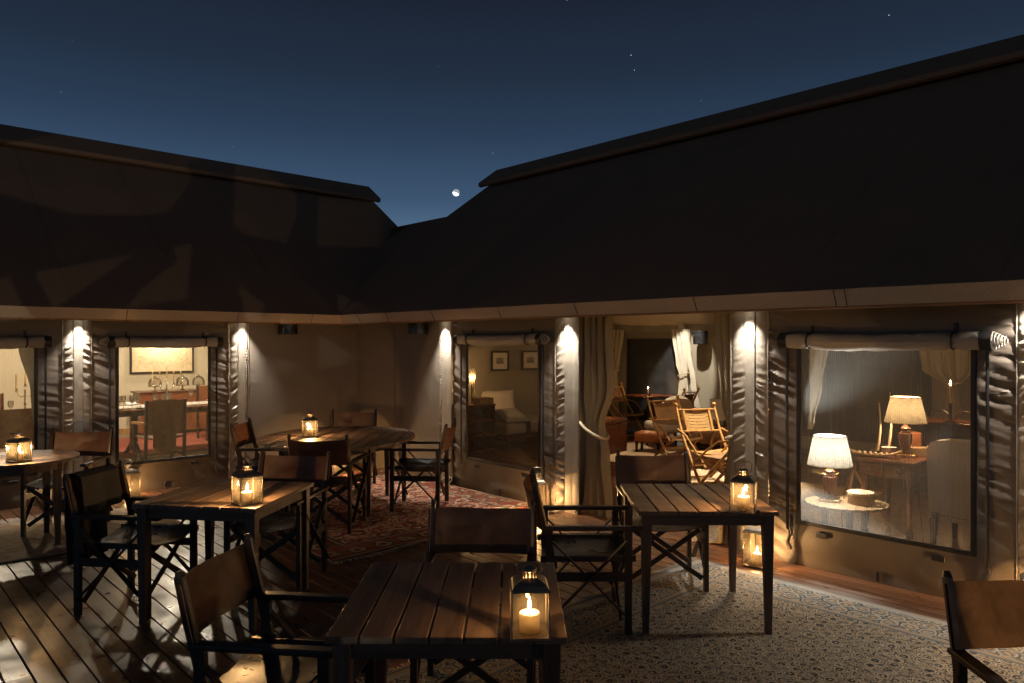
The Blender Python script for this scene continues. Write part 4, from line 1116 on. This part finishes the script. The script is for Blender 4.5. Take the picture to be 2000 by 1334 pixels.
def cushion(label, x, y, z, rz, tilt, s=.5, mat='linen', group=None):
    def top(sgn):
        def f(u, v):
            a, c = u*2-1, v*2-1; h = .085*((1-a**4)*(1-c**4))**.5
            return (a*s/2*(1-.06*(1-c*c)*0+.05*abs(c)**3), c*s/2*(1+.05*abs(a)**3), sgn*h+.004*nz(u*5, v*5, x))
        return f
    b = B().grid(top(1), 16, 16).grid(top(-1), 16, 16); bmesh.ops.remove_doubles(b.bm, verts=b.bm.verts, dist=.004)
    o = b.done('cushion', mat, smooth=True, loc=(x, y, z)); o.rotation_euler = (R(tilt), 0, R(rz)); return tag(o, label, 'cushion', group)
cushion('grey square cushion propped on the low brown sofa', -6.05, 10.35, .62, 30, 62, .45)
sd = thing('side_table', 'small side table with tumblers beside the cane chair', 'table', (-5.35, 9.05, 0))
B().lathe([(0, .53), (.24, .53), (.245, .545), (0, .55)], seg=28).done('top', 'mahog', sd, smooth=True)
for k in range(3):
    a = 2*PI*k/3; B().bar((.10*math.cos(a), .10*math.sin(a), .53), (.22*math.cos(a), .22*math.sin(a), 0), .03, .03).done('leg', 'bamboo', sd)
for k, (dx, dy) in enumerate(((-.09, .02), (.05, .07), (.06, -.08))):
    o = B().lathe([(.030, .0), (.032, .004), (.040, .10), (.038, .10), (.030, .012), (0, .010)], seg=18, cap=False).done('tumbler', 'clear', smooth=True, loc=(-5.35+dx, 9.05+dy, .551))
    tag(o, 'cut glass tumbler on the small side table in the lounge', 'glass', 'tumblers on the side table')

# ---- behind the right-hand window
def table_lamp(label, x, y, z, shade, sr=(.125, .172), sh=.235, bh=.26, power=20.0, tint=BULB, group='linen shaded table lamps'):
    t = thing('table_lamp', label, 'lamp', (x, y, z), 20, group)
    B().box((0, 0, .012), (.15, .15, .024), bev=.004).done('foot', 'brass', t)
    B().lathe([(.028, .024), (.020, .04), (.018, .055), (.036, .08), (.050, .12), (.054, .17), (.052, .20), (.040, .206), (.040, .214), (.022, .225), (.040, .245), (.016, .265), (.010, .30), (.010, bh+.09)], seg=22).done('column', 'mahog', t, smooth=True)
    zs = bh+.035
    def sh_(u, v): a = 2*PI*u; r = sr[1]+(sr[0]-sr[1])*v; return (r*math.cos(a), r*math.sin(a), zs+sh*v)
    o = B().grid(sh_, 40, 6).done('shade', shade, t, smooth=True)
    for r, zz in ((sr[1], zs), (sr[0], zs+sh)):
        B().tube([(r*math.cos(2*PI*k/32), r*math.sin(2*PI*k/32), zz) for k in range(33)], .004, 5, False).done('shade_rim', shade, o)
    point('bulb', t, (0, 0, zs+sh*.50), power, tint, .028)
    B().tube([(.05, -.06, .02), (.09, -.10, -.02), (.10, -.12, -z*.5), (.13, -.12, -z+.012)], .004, 6).done('flex', 'webbing', t, smooth=True)
    return t
ov = thing('scalloped_table', 'low oval table with scalloped edge under the nearer lamp', 'table', (-2.40, 5.97, 0), 47)
sc_pts = [(.88*(.32+.008*math.cos(k*PI*.5))*math.cos(2*PI*k/96)*1.12, (.32+.008*math.cos(k*PI*.5))*math.sin(2*PI*k/96)*.86) for k in range(96)]
B().prism(sc_pts, .430, .450, .003).done('top', 'card', ov)
for k in range(3):
    a = 2*PI*k/3+.3
    B().lathe([(.015, 0), (.022, .02), (.045, .07), (.05, .12), (.03, .19), (.022, .24), (.03, .36), (.026, .43)], (.18*math.cos(a), .14*math.sin(a), 0), 14).done('leg', 'darkwood', ov, smooth=True)
table_lamp('white linen table lamp, nearer one, on the low oval table', -2.515, 5.93, .450, 'shade_w', power=36, tint=(1.0, .93, .80))
bx = thing('round_box', 'round carved wooden box on the low oval table', 'box', (-2.30, 6.01, .450), 0)
B().lathe([(0, 0), (.098, 0), (.100, .004), (.100, .085), (.097, .088)], seg=30).done('body', 'card', bx, smooth=True)
B().lathe([(.101, .076), (.101, .092), (.096, .097), (0, .098)], seg=30).done('lid', 'bone', bx, smooth=True)
ds_ = thing('dish_stand', 'brass dish on a stand beside the nearer lamp', 'dish', (-2.62, 6.08, .450), 0)
B().lathe([(0, 0), (.075, .0), (.078, .006), (.02, .012), (.012, .03), (.012, .17), (.02, .18), (.09, .19), (.108, .205), (.105, .208), (0, .196)], seg=28).done('dish', 'brass', ds_, smooth=True)
dk = thing('writing_desk', 'small mahogany writing desk with drawers and turned legs', 'desk', (-2.26, 6.72, 0), 0)
B().box((0, 0, .748), (.46, .68, .024), bev=.004).done('top', 'mahog', dk)
B().box((0, 0, .675), (.41, .63, .12)).done('carcass', 'mahog', dk)
for k in (-1, 1):
    d_ = B().box((k*.102, -.318, .675), (.19, .014, .10), bev=.004).done('drawer', 'mahog', dk)
    B().tube([(k*.102+.022*math.cos(2*PI*j/14), -.330, .672+.022*math.sin(2*PI*j/14)) for j in range(15)], .0035, 6, False).done('ring_pull', 'brass', d_)
    for q in (-1, 1):
        B().lathe([(.014, 0), (.022, .03), (.014, .07), (.026, .12), (.018, .3), (.024, .5), (.020, .55), (.028, .58), (.028, .62)], (k*.18, q*.28, 0), 12).done('leg', 'mahog', dk, smooth=True)
table_lamp('cream linen table lamp, farther one, standing on the writing desk', -2.21, 6.74, .760, 'shade', (.115, .165), .215, .26, 24.0)
mb = thing('board_game', 'carved wooden board with round beads on the writing desk', 'game board', (-2.40, 6.52, .760), 14)
B().grid(lambda u, v: ((u-.5)*.44, (v-.5)*.11, .012+.045*abs(u*2-1)**3), 20, 4).solid(.012).done('board', 'card', mb, smooth=True)
b = B()
for k in range(8):
    for q in (-1, 1):
        bmesh.ops.create_icosphere(b.bm, subdivisions=2, radius=.013, matrix=Matrix.Translation((-.15+.043*k, q*.024, .030)))
tag(b.done('beads', 'bone', mb, smooth=True), kind='stuff')
o = B().box((0, 0, .035), (.20, .10, .07), bev=.004).done('wooden_box', 'card', loc=(-2.18, 6.88, .760), rot=(0, 0, R(37))); tag(o, 'flat pale wooden box behind the farther lamp on the desk', 'box')
o = B().box((0, 0, .095), (.12, .16, .19), bev=.006).done('spice_box', 'mahog', loc=(-2.24, 6.97, .760), rot=(0, 0, R(37))); tag(o, 'upright knobbed mahogany box behind the lamp on the desk', 'box')
o = B().lathe([(0, 0), (.05, 0), (.055, .01), (.058, .05), (.062, .06), (0, .062)], seg=20).done('porcelain_bowl', 'porcelain', smooth=True, loc=(-2.36, 6.78, .760)); tag(o, 'small white porcelain bowl on the writing desk', 'bowl')
for k, (dx, ln, lab) in enumerate(((0, .42, 'shorter curved horn standing upright on the writing desk'), (.10, .52, 'taller curved horn standing upright on the writing desk'))):
    t = thing('horn', lab, 'horn', (-2.455+dx*.7, 6.78+dx*.6, .760), 0)
    B().box((0, 0, .01), (.12, .07, .02), bev=.003).done('stand', 'darkwood', t)
    B().tube([(.02*math.sin(j*.35), .0+.06*(j/10)**2, .02+ln*j/10) for j in range(11)], [.014-.0009*j for j in range(11)], 9).done('horn_shaft', 'bone', t, smooth=True)
ts = thing('tripod_stool', 'folding wooden tripod stool under the writing desk', 'stool', (-2.98, 7.60, 0))
for k in range(3):
    a = 2*PI*k/3+.5; B().tube([(.24*math.cos(a), .24*math.sin(a), 0), (-.03*math.cos(a), -.03*math.sin(a), .50)], .015, 8).done('leg', 'bamboo', ts, smooth=True)
B().lathe([(0, .49), (.05, .49), (.05, .51), (0, .515)], seg=14).done('joint', 'brass', ts)
wc = thing('wing_chair', 'tall grey linen chair seen from behind, nailhead trim, right window', 'chair', (-1.73, 6.93, 0), 0)
def wb(u, v):
    a = u*2-1; z = .26+.68*v; w = .30
    k = 1.0 if v < .8 else 1-.10*((v-.8)/.2)**2
    z2 = z-(.035*abs(a)**5 if v > .9 else 0)
    return (a*w*k, -.22-.10*v+.05*a*a, z2)
B().grid(wb, 20, 20).solid(.10).done('backrest', 'linen', wc, smooth=True)
B().box((0, .10, .40), (.58, .58, .20), bev=.05, seg=3).done('seat', 'linen', wc, smooth=True)
nb = B()
for k in range(34): bmesh.ops.create_icosphere(nb.bm, subdivisions=1, radius=.006, matrix=Matrix.Translation((-.29+.58*k/33, -.222+.05*(2*k/33-1)**2-.052, .315)))
nb.done('nail_trim', 'steel', wc, smooth=True)
for a in (-1, 1):
    B().bar((a*.25, -.20, .32), (a*.25, -.26, 0), .05, .05, .7).done('leg', 'darkwood', wc); B().bar((a*.25, .34, .30), (a*.25, .35, 0), .05, .05, .7).done('leg', 'darkwood', wc)
cs = thing('candlestick', 'dark candlestick with lit candle before the curtain, right window', 'candlestick', (-2.52, 9.10, .84), 0)
B().lathe([(.06, 0), (.05, .015), (.015, .03), (.012, .10), (.022, .12), (.012, .14), (.018, .20), (.02, .22)], seg=16).done('stick', 'darkwood', cs, smooth=True)
B().lathe([(.014, .22), (.013, .42), (0, .42)], seg=12).done('candle', 'wax', cs, smooth=True)
B().lathe([(0, 0), (.009, .010), (.010, .022), (.004, .045), (0, .06)], (0, 0, .422), 10).done('flame', 'flame_far', cs, smooth=True)
point('candle_light', cs, (0, 0, .45), 22, WARM, .01)
cr0 = thing('credenza', 'dark wooden credenza with carved gallery behind the linen chair', 'cabinet', (-2.30, 9.35, 0), 0)
B().box((0, 0, .42), (1.5, .45, .78), bev=.01).done('body', 'darkwood', cr0)
B().box((0, 0, .825), (1.56, .50, .03), bev=.006).done('top', 'mahog', cr0)
for k in range(6): B().tube([(-.7+.25*k+.10*math.cos(PI*j/10), .2, .84+.10*math.sin(PI*j/10)) for j in range(11)], .012, 6).done('gallery_arch', 'darkwood', cr0)
folding_chair('safari_chair', 'shadowy safari chair behind the nearer lamp', -4.35, 7.55, 95)

# ---- behind the middle window: bookcase and daybed
bk = thing('bookcase', 'dark open bookcase below the candle, seen through the middle window', 'bookcase', (-8.75, 7.42, 0), 0)
for yy in (-.30, .30): B().box((0, yy, .37), (.30, .022, .74)).done('side', 'darkwood', bk)
for zz in (.03, .27, .50, .745): B().box((0, 0, zz), (.32, .64, .022)).done('shelf', 'mahog', bk)
B().box((-.15, 0, .38), (.012, .60, .72)).done('back', 'darkwood', bk)
rn = random.Random(4)
for zz in (.041, .281):
    yy = -.27
    while yy < .25:
        w_, h_ = rn.uniform(.025, .045), rn.uniform(.14, .19)
        o = B().box((0, 0, h_/2), (.13, w_-.003, h_), bev=.003).done('book', rn.choice(('spine1', 'spine2', 'spine3')), loc=(-8.70, yy+w_/2, zz)); yy += w_
        cl_ = o.data.materials[0].name.split('_')[-1]; sh_n = 'lower' if zz < .1 else 'middle'; tag(o, f'old {cl_} clothbound book on the {sh_n} bookcase shelf', 'book', f'{cl_} books on the {sh_n} shelf')
o = B().box((0, 0, .05), (.22, .30, .10), bev=.006).done('keepsake_box', 'card', loc=(-8.72, 7.56, .757)); tag(o, 'tan leather box on top of the dark bookcase', 'box')
hc = thing('hurricane_candle', 'lit hurricane candle on top of the dark bookcase', 'candle', (-8.66, 7.30, .757))
B().lathe([(.055, 0), (.045, .012), (.014, .025), (.012, .12), (.022, .14), (.012, .16), (.020, .20)], seg=16).done('stem', 'brass', hc, smooth=True)
B().lathe([(.012, .20), (.012, .40), (0, .40)], seg=10).done('candle', 'wax', hc, smooth=True)
B().lathe([(.040, .21), (.048, .30), (.046, .56), (.048, .57)], seg=18, cap=False).done('chimney', 'clear', hc, smooth=True)
B().lathe([(0, 0), (.009, .010), (.010, .022), (.004, .045), (0, .06)], (0, 0, .402), 10).done('flame', 'flame_far', hc, smooth=True)
point('candle_light', hc, (0, 0, .43), 13, WARM, .01)
dy = thing('daybed', 'grey daybed with a dark strap, seen through the middle window', 'daybed', (-8.85, 8.75, 0), 0)
B().box((0, 0, .34), (.85, 1.8, .20), bev=.06, seg=4).done('mattress', 'grey_felt', dy, smooth=True)
B().box((0, 0, .20), (.80, 1.75, .10), bev=.02).done('base', 'darkwood', dy)
B().box((.43, -.45, .33), (.02, .09, .23), bev=.004).done('strap', 'webbing', dy)
for a in (-1, 1):
    for b_ in (-1, 1): B().bar((a*.36, b_*.82, .16), (a*.36, b_*.82, 0), .06, .06, .7).done('leg', 'darkwood', dy)
cushion('large grey linen cushion at head of the daybed', -8.95, 8.12, .66, 65, 62, .58, 'linen')
cushion('smaller grey cushion lying on the daybed', -8.62, 8.10, .53, 80, 20, .42, 'grey_felt')
def picture(label, loc, w, h, art, axis='X', fr=.03, mount=.09, group=None, frame='black_frame', d=.02):
    t = thing('framed_picture', label, 'picture', loc, 0, group)
    def bx_(y0, y1, z0_, z1_, x0, x1, nm, mt, bev=0.0): return B().box(((x0+x1)/2, (y0+y1)/2, (z0_+z1_)/2), (x1-x0, y1-y0, z1_-z0_), bev=bev).done(nm, mt, t)
    for y0, y1, z0_, z1_ in ((-w/2, -w/2+fr, -h/2, h/2), (w/2-fr, w/2, -h/2, h/2), (-w/2+fr, w/2-fr, -h/2, -h/2+fr), (-w/2+fr, w/2-fr, h/2-fr, h/2)): bx_(y0, y1, z0_, z1_, 0, d, 'frame', frame)
    if mount:
        bx_(-w/2+fr, w/2-fr, -h/2+fr, h/2-fr, 0, .006, 'mount', 'paper'); bx_(-w/2+fr+mount, w/2-fr-mount, -h/2+fr+mount, h/2-fr-mount, .006, .008, 'print', art)
    else: bx_(-w/2+fr, w/2-fr, -h/2+fr, h/2-fr, 0, .008, 'print', art)
    return t
picture('left small framed engraving on the wall above the daybed', (EW+.045, 8.27, 1.42), .40, .34, 'print')
picture('right small framed engraving on the wall above the daybed', (EW+.045, 9.0, 1.42), .42, .34, 'print')
picture('framed picture edge beside the olive inner curtain in the lounge', (EW+.045, 11.12, 1.40), .42, .42, 'print')
# lounge ceiling spots (small black cans) and a dim lantern
def ceiling_spot(name_label, loc, power, size, aim, tint=LED):
    rot = (Vector(aim)-Vector(loc)).to_track_quat('-Z', 'Y').to_euler()
    t = thing('ceiling_spot', name_label, 'spotlight', loc, 0, 'ceiling spotlights in the lounge')
    B().lathe([(.030, .0), (.036, .004), (.036, .09), (.02, .10)], seg=16, cap=False).done('can', 'plastic', t, smooth=True)
    B().lathe([(0, .012), (.026, .012), (.026, .014)], seg=12).done('lens', 'led', t)
    spot('spot_bulb', t, (0, 0, .005), power, tint, size, .4, rot, .02); return t
ceiling_spot('black can spotlight high in the lounge over the cane chair', (-4.6, 8.4, 3.2), 900, 42, (-4.75, 7.95, .3), (1.0, .84, .60))
ceiling_spot('black can spotlight aimed at the pale inner curtain', (-6.75, 10.2, 2.85), 420, 34, (-7.45, 11.36, 1.25))
ceiling_spot('black can spotlight over the lounge floor behind the trunk', (-6.4, 9.0, 3.5), 220, 40, (-6.6, 9.3, 0), (1.0, .78, .5))

# ================================================================== DINING TENT
dt = thing('dining_table', 'long wooden dining table on trestle feet', 'table', (-11.95, 3.2, 0), 0)
B().box((0, 0, .735), (1.05, 4.2, .035), bev=.006).done('top', 'mahog', dt)
B().box((0, 0, .680), (.90, 4.0, .05)).done('apron', 'darkwood', dt)
for yy in (-1.5, .15, 1.6):
    B().bar((0, yy, .10), (0, yy, .66), .09, .09).done('post', 'darkwood', dt)
    for k in (-1, 1): B().tube([(0, yy, .22), (k*.15, yy, .16), (k*.30, yy, .06), (k*.42, yy, .022)], [.04, .04, .032, .026], 8).done('foot', 'darkwood', dt, smooth=True)
B().box((0, .2, .758), (.5, 4.0, .006)).done('runner', 'porcelain', dt)
def dining_chair(label, x, y, rz, back='suede'):
    t = thing('dining_chair', label, 'chair', (x, y, 0), rz, 'leather dining chairs round the long table')
    for k in (-1, 1):
        B().bar((k*.25, -.22, 0), (k*.25, -.26, .96), .034, .05).done('back_post', 'darkwood', t); B().bar((k*.25, .22, 0), (k*.25, .22, .64), .034, .045).done('leg', 'darkwood', t)
        B().bar((k*.25, -.24, .65), (k*.25, .27, .63), .05, .03).done('arm', 'bamboo', t)
        B().bar((k*.25, -.22, .20), (k*.25, .22, .20), .02, .04).done('stretcher', 'darkwood', t)
    B().grid(lambda u, v: ((u*2-1)*.255, -.262+.028-.03*v-.03*math.sin(PI*u), .50+.45*v), 14, 8).solid(.008).done('backrest', back, t, smooth=True)
    B().grid(lambda u, v: ((u*2-1)*.24, -.22+.46*v, .46-.03*math.sin(PI*u)), 12, 6).solid(.02).done('seat', back, t, smooth=True)
    B().bar((-.24, 0, .20), (.24, 0, .20), .03, .03).done('stretcher', 'darkwood', t)
    return t
dining_chair('dining chair with fringed throw, back to the left window', -10.62, 3.30, 92)
dining_chair('dining chair at the extreme left, behind gauze', -10.55, 1.58, 90)
dining_chair('dining chair side on at right edge of the left window', -11.05, 4.62, 165)
dining_chair('red leather dining chair across the table, left', -13.1, 3.05, -90, 'tan')
dining_chair('red leather dining chair across the table, right', -13.1, 5.05, -90, 'tan')
dining_chair('red leather dining chair across the table, far left', -13.1, 1.65, -90, 'tan')
def fringe_throw(u, v):
    s = -.10+.75*v; y_, x_ = 3.30+.10-.24+.30*u-.02, 0
    if s < 0: return (-10.62+.235-.06, y_+.01*math.sin(u*9), .955+s)
    return (-10.62+.30+.018*math.sin(u*10)*min(1, s*4)-.05*s, y_, .965-s)
b = B().grid(fringe_throw, 16, 30).solid(.006)
for k in range(30): b.tube([(-10.29-.02, 3.145+.30*k/29, .325), (-10.30-.02, 3.145+.30*k/29+.006*math.sin(k*2.1), .24)], .004, 4)
tag(b.done('fringed_throw', 'throw', smooth=True), 'brown fringed throw hung over a dining chair back', 'throw')
picture('large framed double hemisphere map on the dining wall', (LB+.02, 4.72, 1.56), 1.18, .86, 'map', fr=.035, mount=0)
pl = thing('picture_light', 'brass picture light above the framed map', 'lamp', (LB+.02, 4.72, 2.00))
B().tube([(0, 0, .02), (.12, 0, .06), (.17, 0, .03)], .007, 7).done('arm', 'brass', pl, smooth=True)
B().tube([(.17, -.22, .02), (.17, .22, .02)], .022, 10).done('tube_shade', 'brass', pl, smooth=True)
for k in (-1, 1): spot('picture_bulb', pl, (.20, k*.18, -.012), 30, (1.0, .86, .66), 120, .8, (0, R(35), 0), .02)
sb_ = thing('sideboard', 'red brown leather sideboard under the framed map', 'cabinet', (-14.6, 4.95, 0), 0)
B().box((0, 0, .42), (.5, 1.6, .74), bev=.01).done('body', 'tan', sb_)
B().box((0, 0, .80), (.56, 1.68, .03), bev=.006).done('top', 'mahog', sb_)
for k in (-1, 1): B().box((.256, k*.4, .42), (.012, .72, .60), bev=.004).done('door', 'tan', sb_); 
for k in (-1, 1):
    for q in (-1, 1): B().bar((k*.2, q*.7, .06), (k*.2, q*.7, 0), .05, .05).done('leg', 'darkwood', sb_)
for k, yy in enumerate((4.45, 4.95, 5.25)):
    t = thing('glass_dome', ('left', 'middle', 'right')[k]+' one of three glass cake domes on the sideboard', 'dome', (-14.55, yy, .816), 0, 'domes on the sideboard')
    B().lathe([(0, 0), (.07, 0), (.02, .02), (.02, .07), (.13, .085), (.13, .092), (0, .092)], seg=24).done('stand', 'silver', t, smooth=True)
    B().lathe([(.115, .093), (.117, .15), (.10, .21), (.06, .25), (.012, .262), (.018, .275), (.012, .29), (0, .292)], seg=24).done('dome', 'clear', t, smooth=True)
def candelabra(label, x, y, z, n, rz=90):
    t = thing('candelabra', label, 'candelabra', (x, y, z), rz)
    B().lathe([(.075, 0), (.07, .012), (.02, .03), (.013, .08), (.022, .12), (.012, .14), (.012, .30), (.02, .32)], seg=18).done('stem', 'silver', t, smooth=True)
    for k in range(n):
        a = (k-(n-1)/2); xx = a*.105; top = .32 if abs(a) > .1 else .38
        if abs(a) > .1: B().tube([(0, 0, .24), (xx*.4, 0, .21), (xx*.85, 0, .24), (xx, 0, .30)], .007, 7).done('branch', 'silver', t, smooth=True)
        B().lathe([(.012, top-.03), (.03, top-.022), (.014, top-.01), (.014, top+.012)], (xx, 0, 0), 14).done('cup', 'silver', t, smooth=True)
        B().lathe([(.011, top), (.010, top+.20), (.004, top+.225), (0, top+.226)], (xx, 0, 0), 10).done('candle', 'wax', t, smooth=True)
    return t
candelabra('five branched silver candelabra on the dining table', -12.05, 3.86, .762, 5)
candelabra('silver candelabra seen through the leftmost window', -12.05, 1.98, .762, 3)
def wine_glass_mesh():
    o = B().lathe([(0, 0), (.034, 0), (.034, .003), (.006, .008), (.004, .02), (.004, .085), (.014, .095), (.030, .115), (.037, .145), (.033, .195), (.031, .195), (.034, .145), (.027, .118), (0, .102)], seg=16, cap=False).done('wine_glass', 'clear', smooth=True)
    return o
wg = wine_glass_mesh(); first = True
for (x, y) in ((-11.62, 3.00), (-11.62, 3.12), (-11.66, 3.32), (-11.66, 3.57), (-11.60, 3.68), (-11.70, 3.78), (-11.70, 4.42), (-11.62, 4.50), (-11.72, 4.62), (-11.66, 4.80), (-11.66, 4.98), (-12.25, 3.15), (-12.25, 4.30), (-11.64, 1.75), (-11.64, 2.35), (-11.56, 3.22), (-11.55, 4.36), (-11.56, 4.90), (-11.58, 3.06)):
    o = wg if first else wg.copy()
    if not first: COL.objects.link(o)
    first = False; o.location = (x, y, .762); tag(o, 'stemmed wine glass set out on the dining table', 'glass', 'wine glasses on the dining table')
pm = None
for (x, y) in ((-11.62, 3.42), (-11.62, 4.66), (-11.64, 2.1), (-12.3, 3.4), (-12.3, 4.7)):
    t = thing('place_setting', 'white plate with folded napkin on the dining table', 'plate', (x, y, .7615), 0, 'plates on the dining table')
    B().lathe([(0, 0), (.07, 0), (.125, .012), (.126, .014), (.07, .005), (0, .005)], seg=28).done('plate', 'porcelain', t, smooth=True)
    B().grid(lambda u, v: ((u-.5)*.12, (v-.5)*.14, .012+.04*math.sin(PI*u)*(.6+.4*math.sin(v*7))), 10, 8).done('napkin', 'porcelain', t, smooth=True)
def pendant(label, x, y, z, power, col=BULB):
    t = thing('pendant_lamp', label, 'lamp', (x, y, z), 0, 'pendant lamps high in the dining tent')
    B().lathe([(.16, 0), (.15, .02), (.06, .16), (.02, .20)], seg=24, cap=False).done('shade', 'brass', t, smooth=True)
    B().tube([(0, 0, .2), (0, 0, RIDGE_Z-.3-z)], .006, 6).done('flex', 'webbing', t)
    point('bulb', t, (0, 0, .02), power, col, .05); return t
# DINING LIGHTS
pendant('brass pendant lamp high over the dining table, nearer the corner', -12.3, 4.2, 2.75, 190, (1.0, .85, .62))
pendant('brass pendant lamp high over the dining table, farther from the corner', -12.3, 1.6, 2.75, 190, (1.0, .85, .62))
pl_ = pendant('unseen brass pendant lamp added as fill high in the lounge ridge', -5.6, 8.4, 3.35, 26, BULB); pl_['group'] = 'added fill lamps in the lounge'  # unseen lamp added to raise the room's ambient light

# ---- each chair's leather has sagged its own way
for ci, c in enumerate(chairs):
    for k in c.children:
        nm = k.name.split('.')[0]
        if nm in ('backrest', 'seat'):
            me = k.data.copy(); k.data = me; r_ = random.Random(ci*7+len(nm)); a1, a2, a3 = (r_.uniform(-40, 40) for _ in range(3)); dp = r_.uniform(.3, 1.0)
            for v in me.vertices:
                x, y, z = v.co; e = max(0, 1-(x/.27)**2)
                if nm == 'backrest':
                    v.co.y += e*(-.022*dp+.012*nz(x*5+a1, z*9+a2, a3)+.006*nz(x*16, z*16+a1, a2)); v.co.z += e*(.010*nz(x*4+a2, a1, 0)-.008*dp)
                else: v.co.z += e*(-.016*dp+.010*nz(x*6+a1, y*6+a2, a3)+.004*nz(x*18, y*12+a1, a2))

# ================================================================== UNSEEN FLOODLIGHT behind the camera; visor and chairs added to pattern the left roof
fl = thing('floodlight', 'unseen low deck floodlight behind the camera, with an added visor', 'floodlight', (4.6, -2.3, 0), 0)
F0 = Vector((4.6, -2.3, .14)); fdir = (Vector((-10.4, 2.7, 3.35))-F0).normalized()
q_ = fdir.to_track_quat('-Z', 'Y'); fh = Vector((fdir.x, fdir.y, 0)).normalized(); fa_ = math.atan2(fh.y, fh.x)
o = B().lathe([(.05, .10), (.075, .02), (.08, -.05)], seg=18, cap=False).done('housing', 'plastic', fl, smooth=True, loc=(0, 0, .14)); o.rotation_euler = q_.to_euler()
B().box((0, 0, .03), (.16, .16, .06), bev=.01).done('foot', 'plastic', fl)
spot('flood_bulb', fl, (0, 0, .14), 480, (1.0, .95, .74), 26, .15, q_.to_euler(), .003)
B().box(fh*.42+Vector((0, 0, .088)), (.02, .5, .17), Matrix.Rotation(fa_, 3, 'Z')).done('visor', 'plastic', fl)  # blade added to cut off the low part of the beam
side_ = Vector((-fh.y, fh.x, 0))
for k_, (dd, ss_, rz_) in enumerate(((1.55, .24, 40), (1.75, -.46, -25))):  # unseen chairs added as occluders that break the beam into patches
    fc = copy_tree(proto); fc['label'] = ('unseen directors chair added before the floodlight to break its beam, nearer the right tent', 'unseen directors chair added before the floodlight to break its beam, farther from the right tent', 'unseen directors chair added before the floodlight to break its beam, behind the other two')[k_]
    p_ = F0+fh*dd+side_*ss_; fc.location = (p_.x, p_.y, .0); fc.rotation_euler = (0, 0, fa_+PI/2+R(rz_))
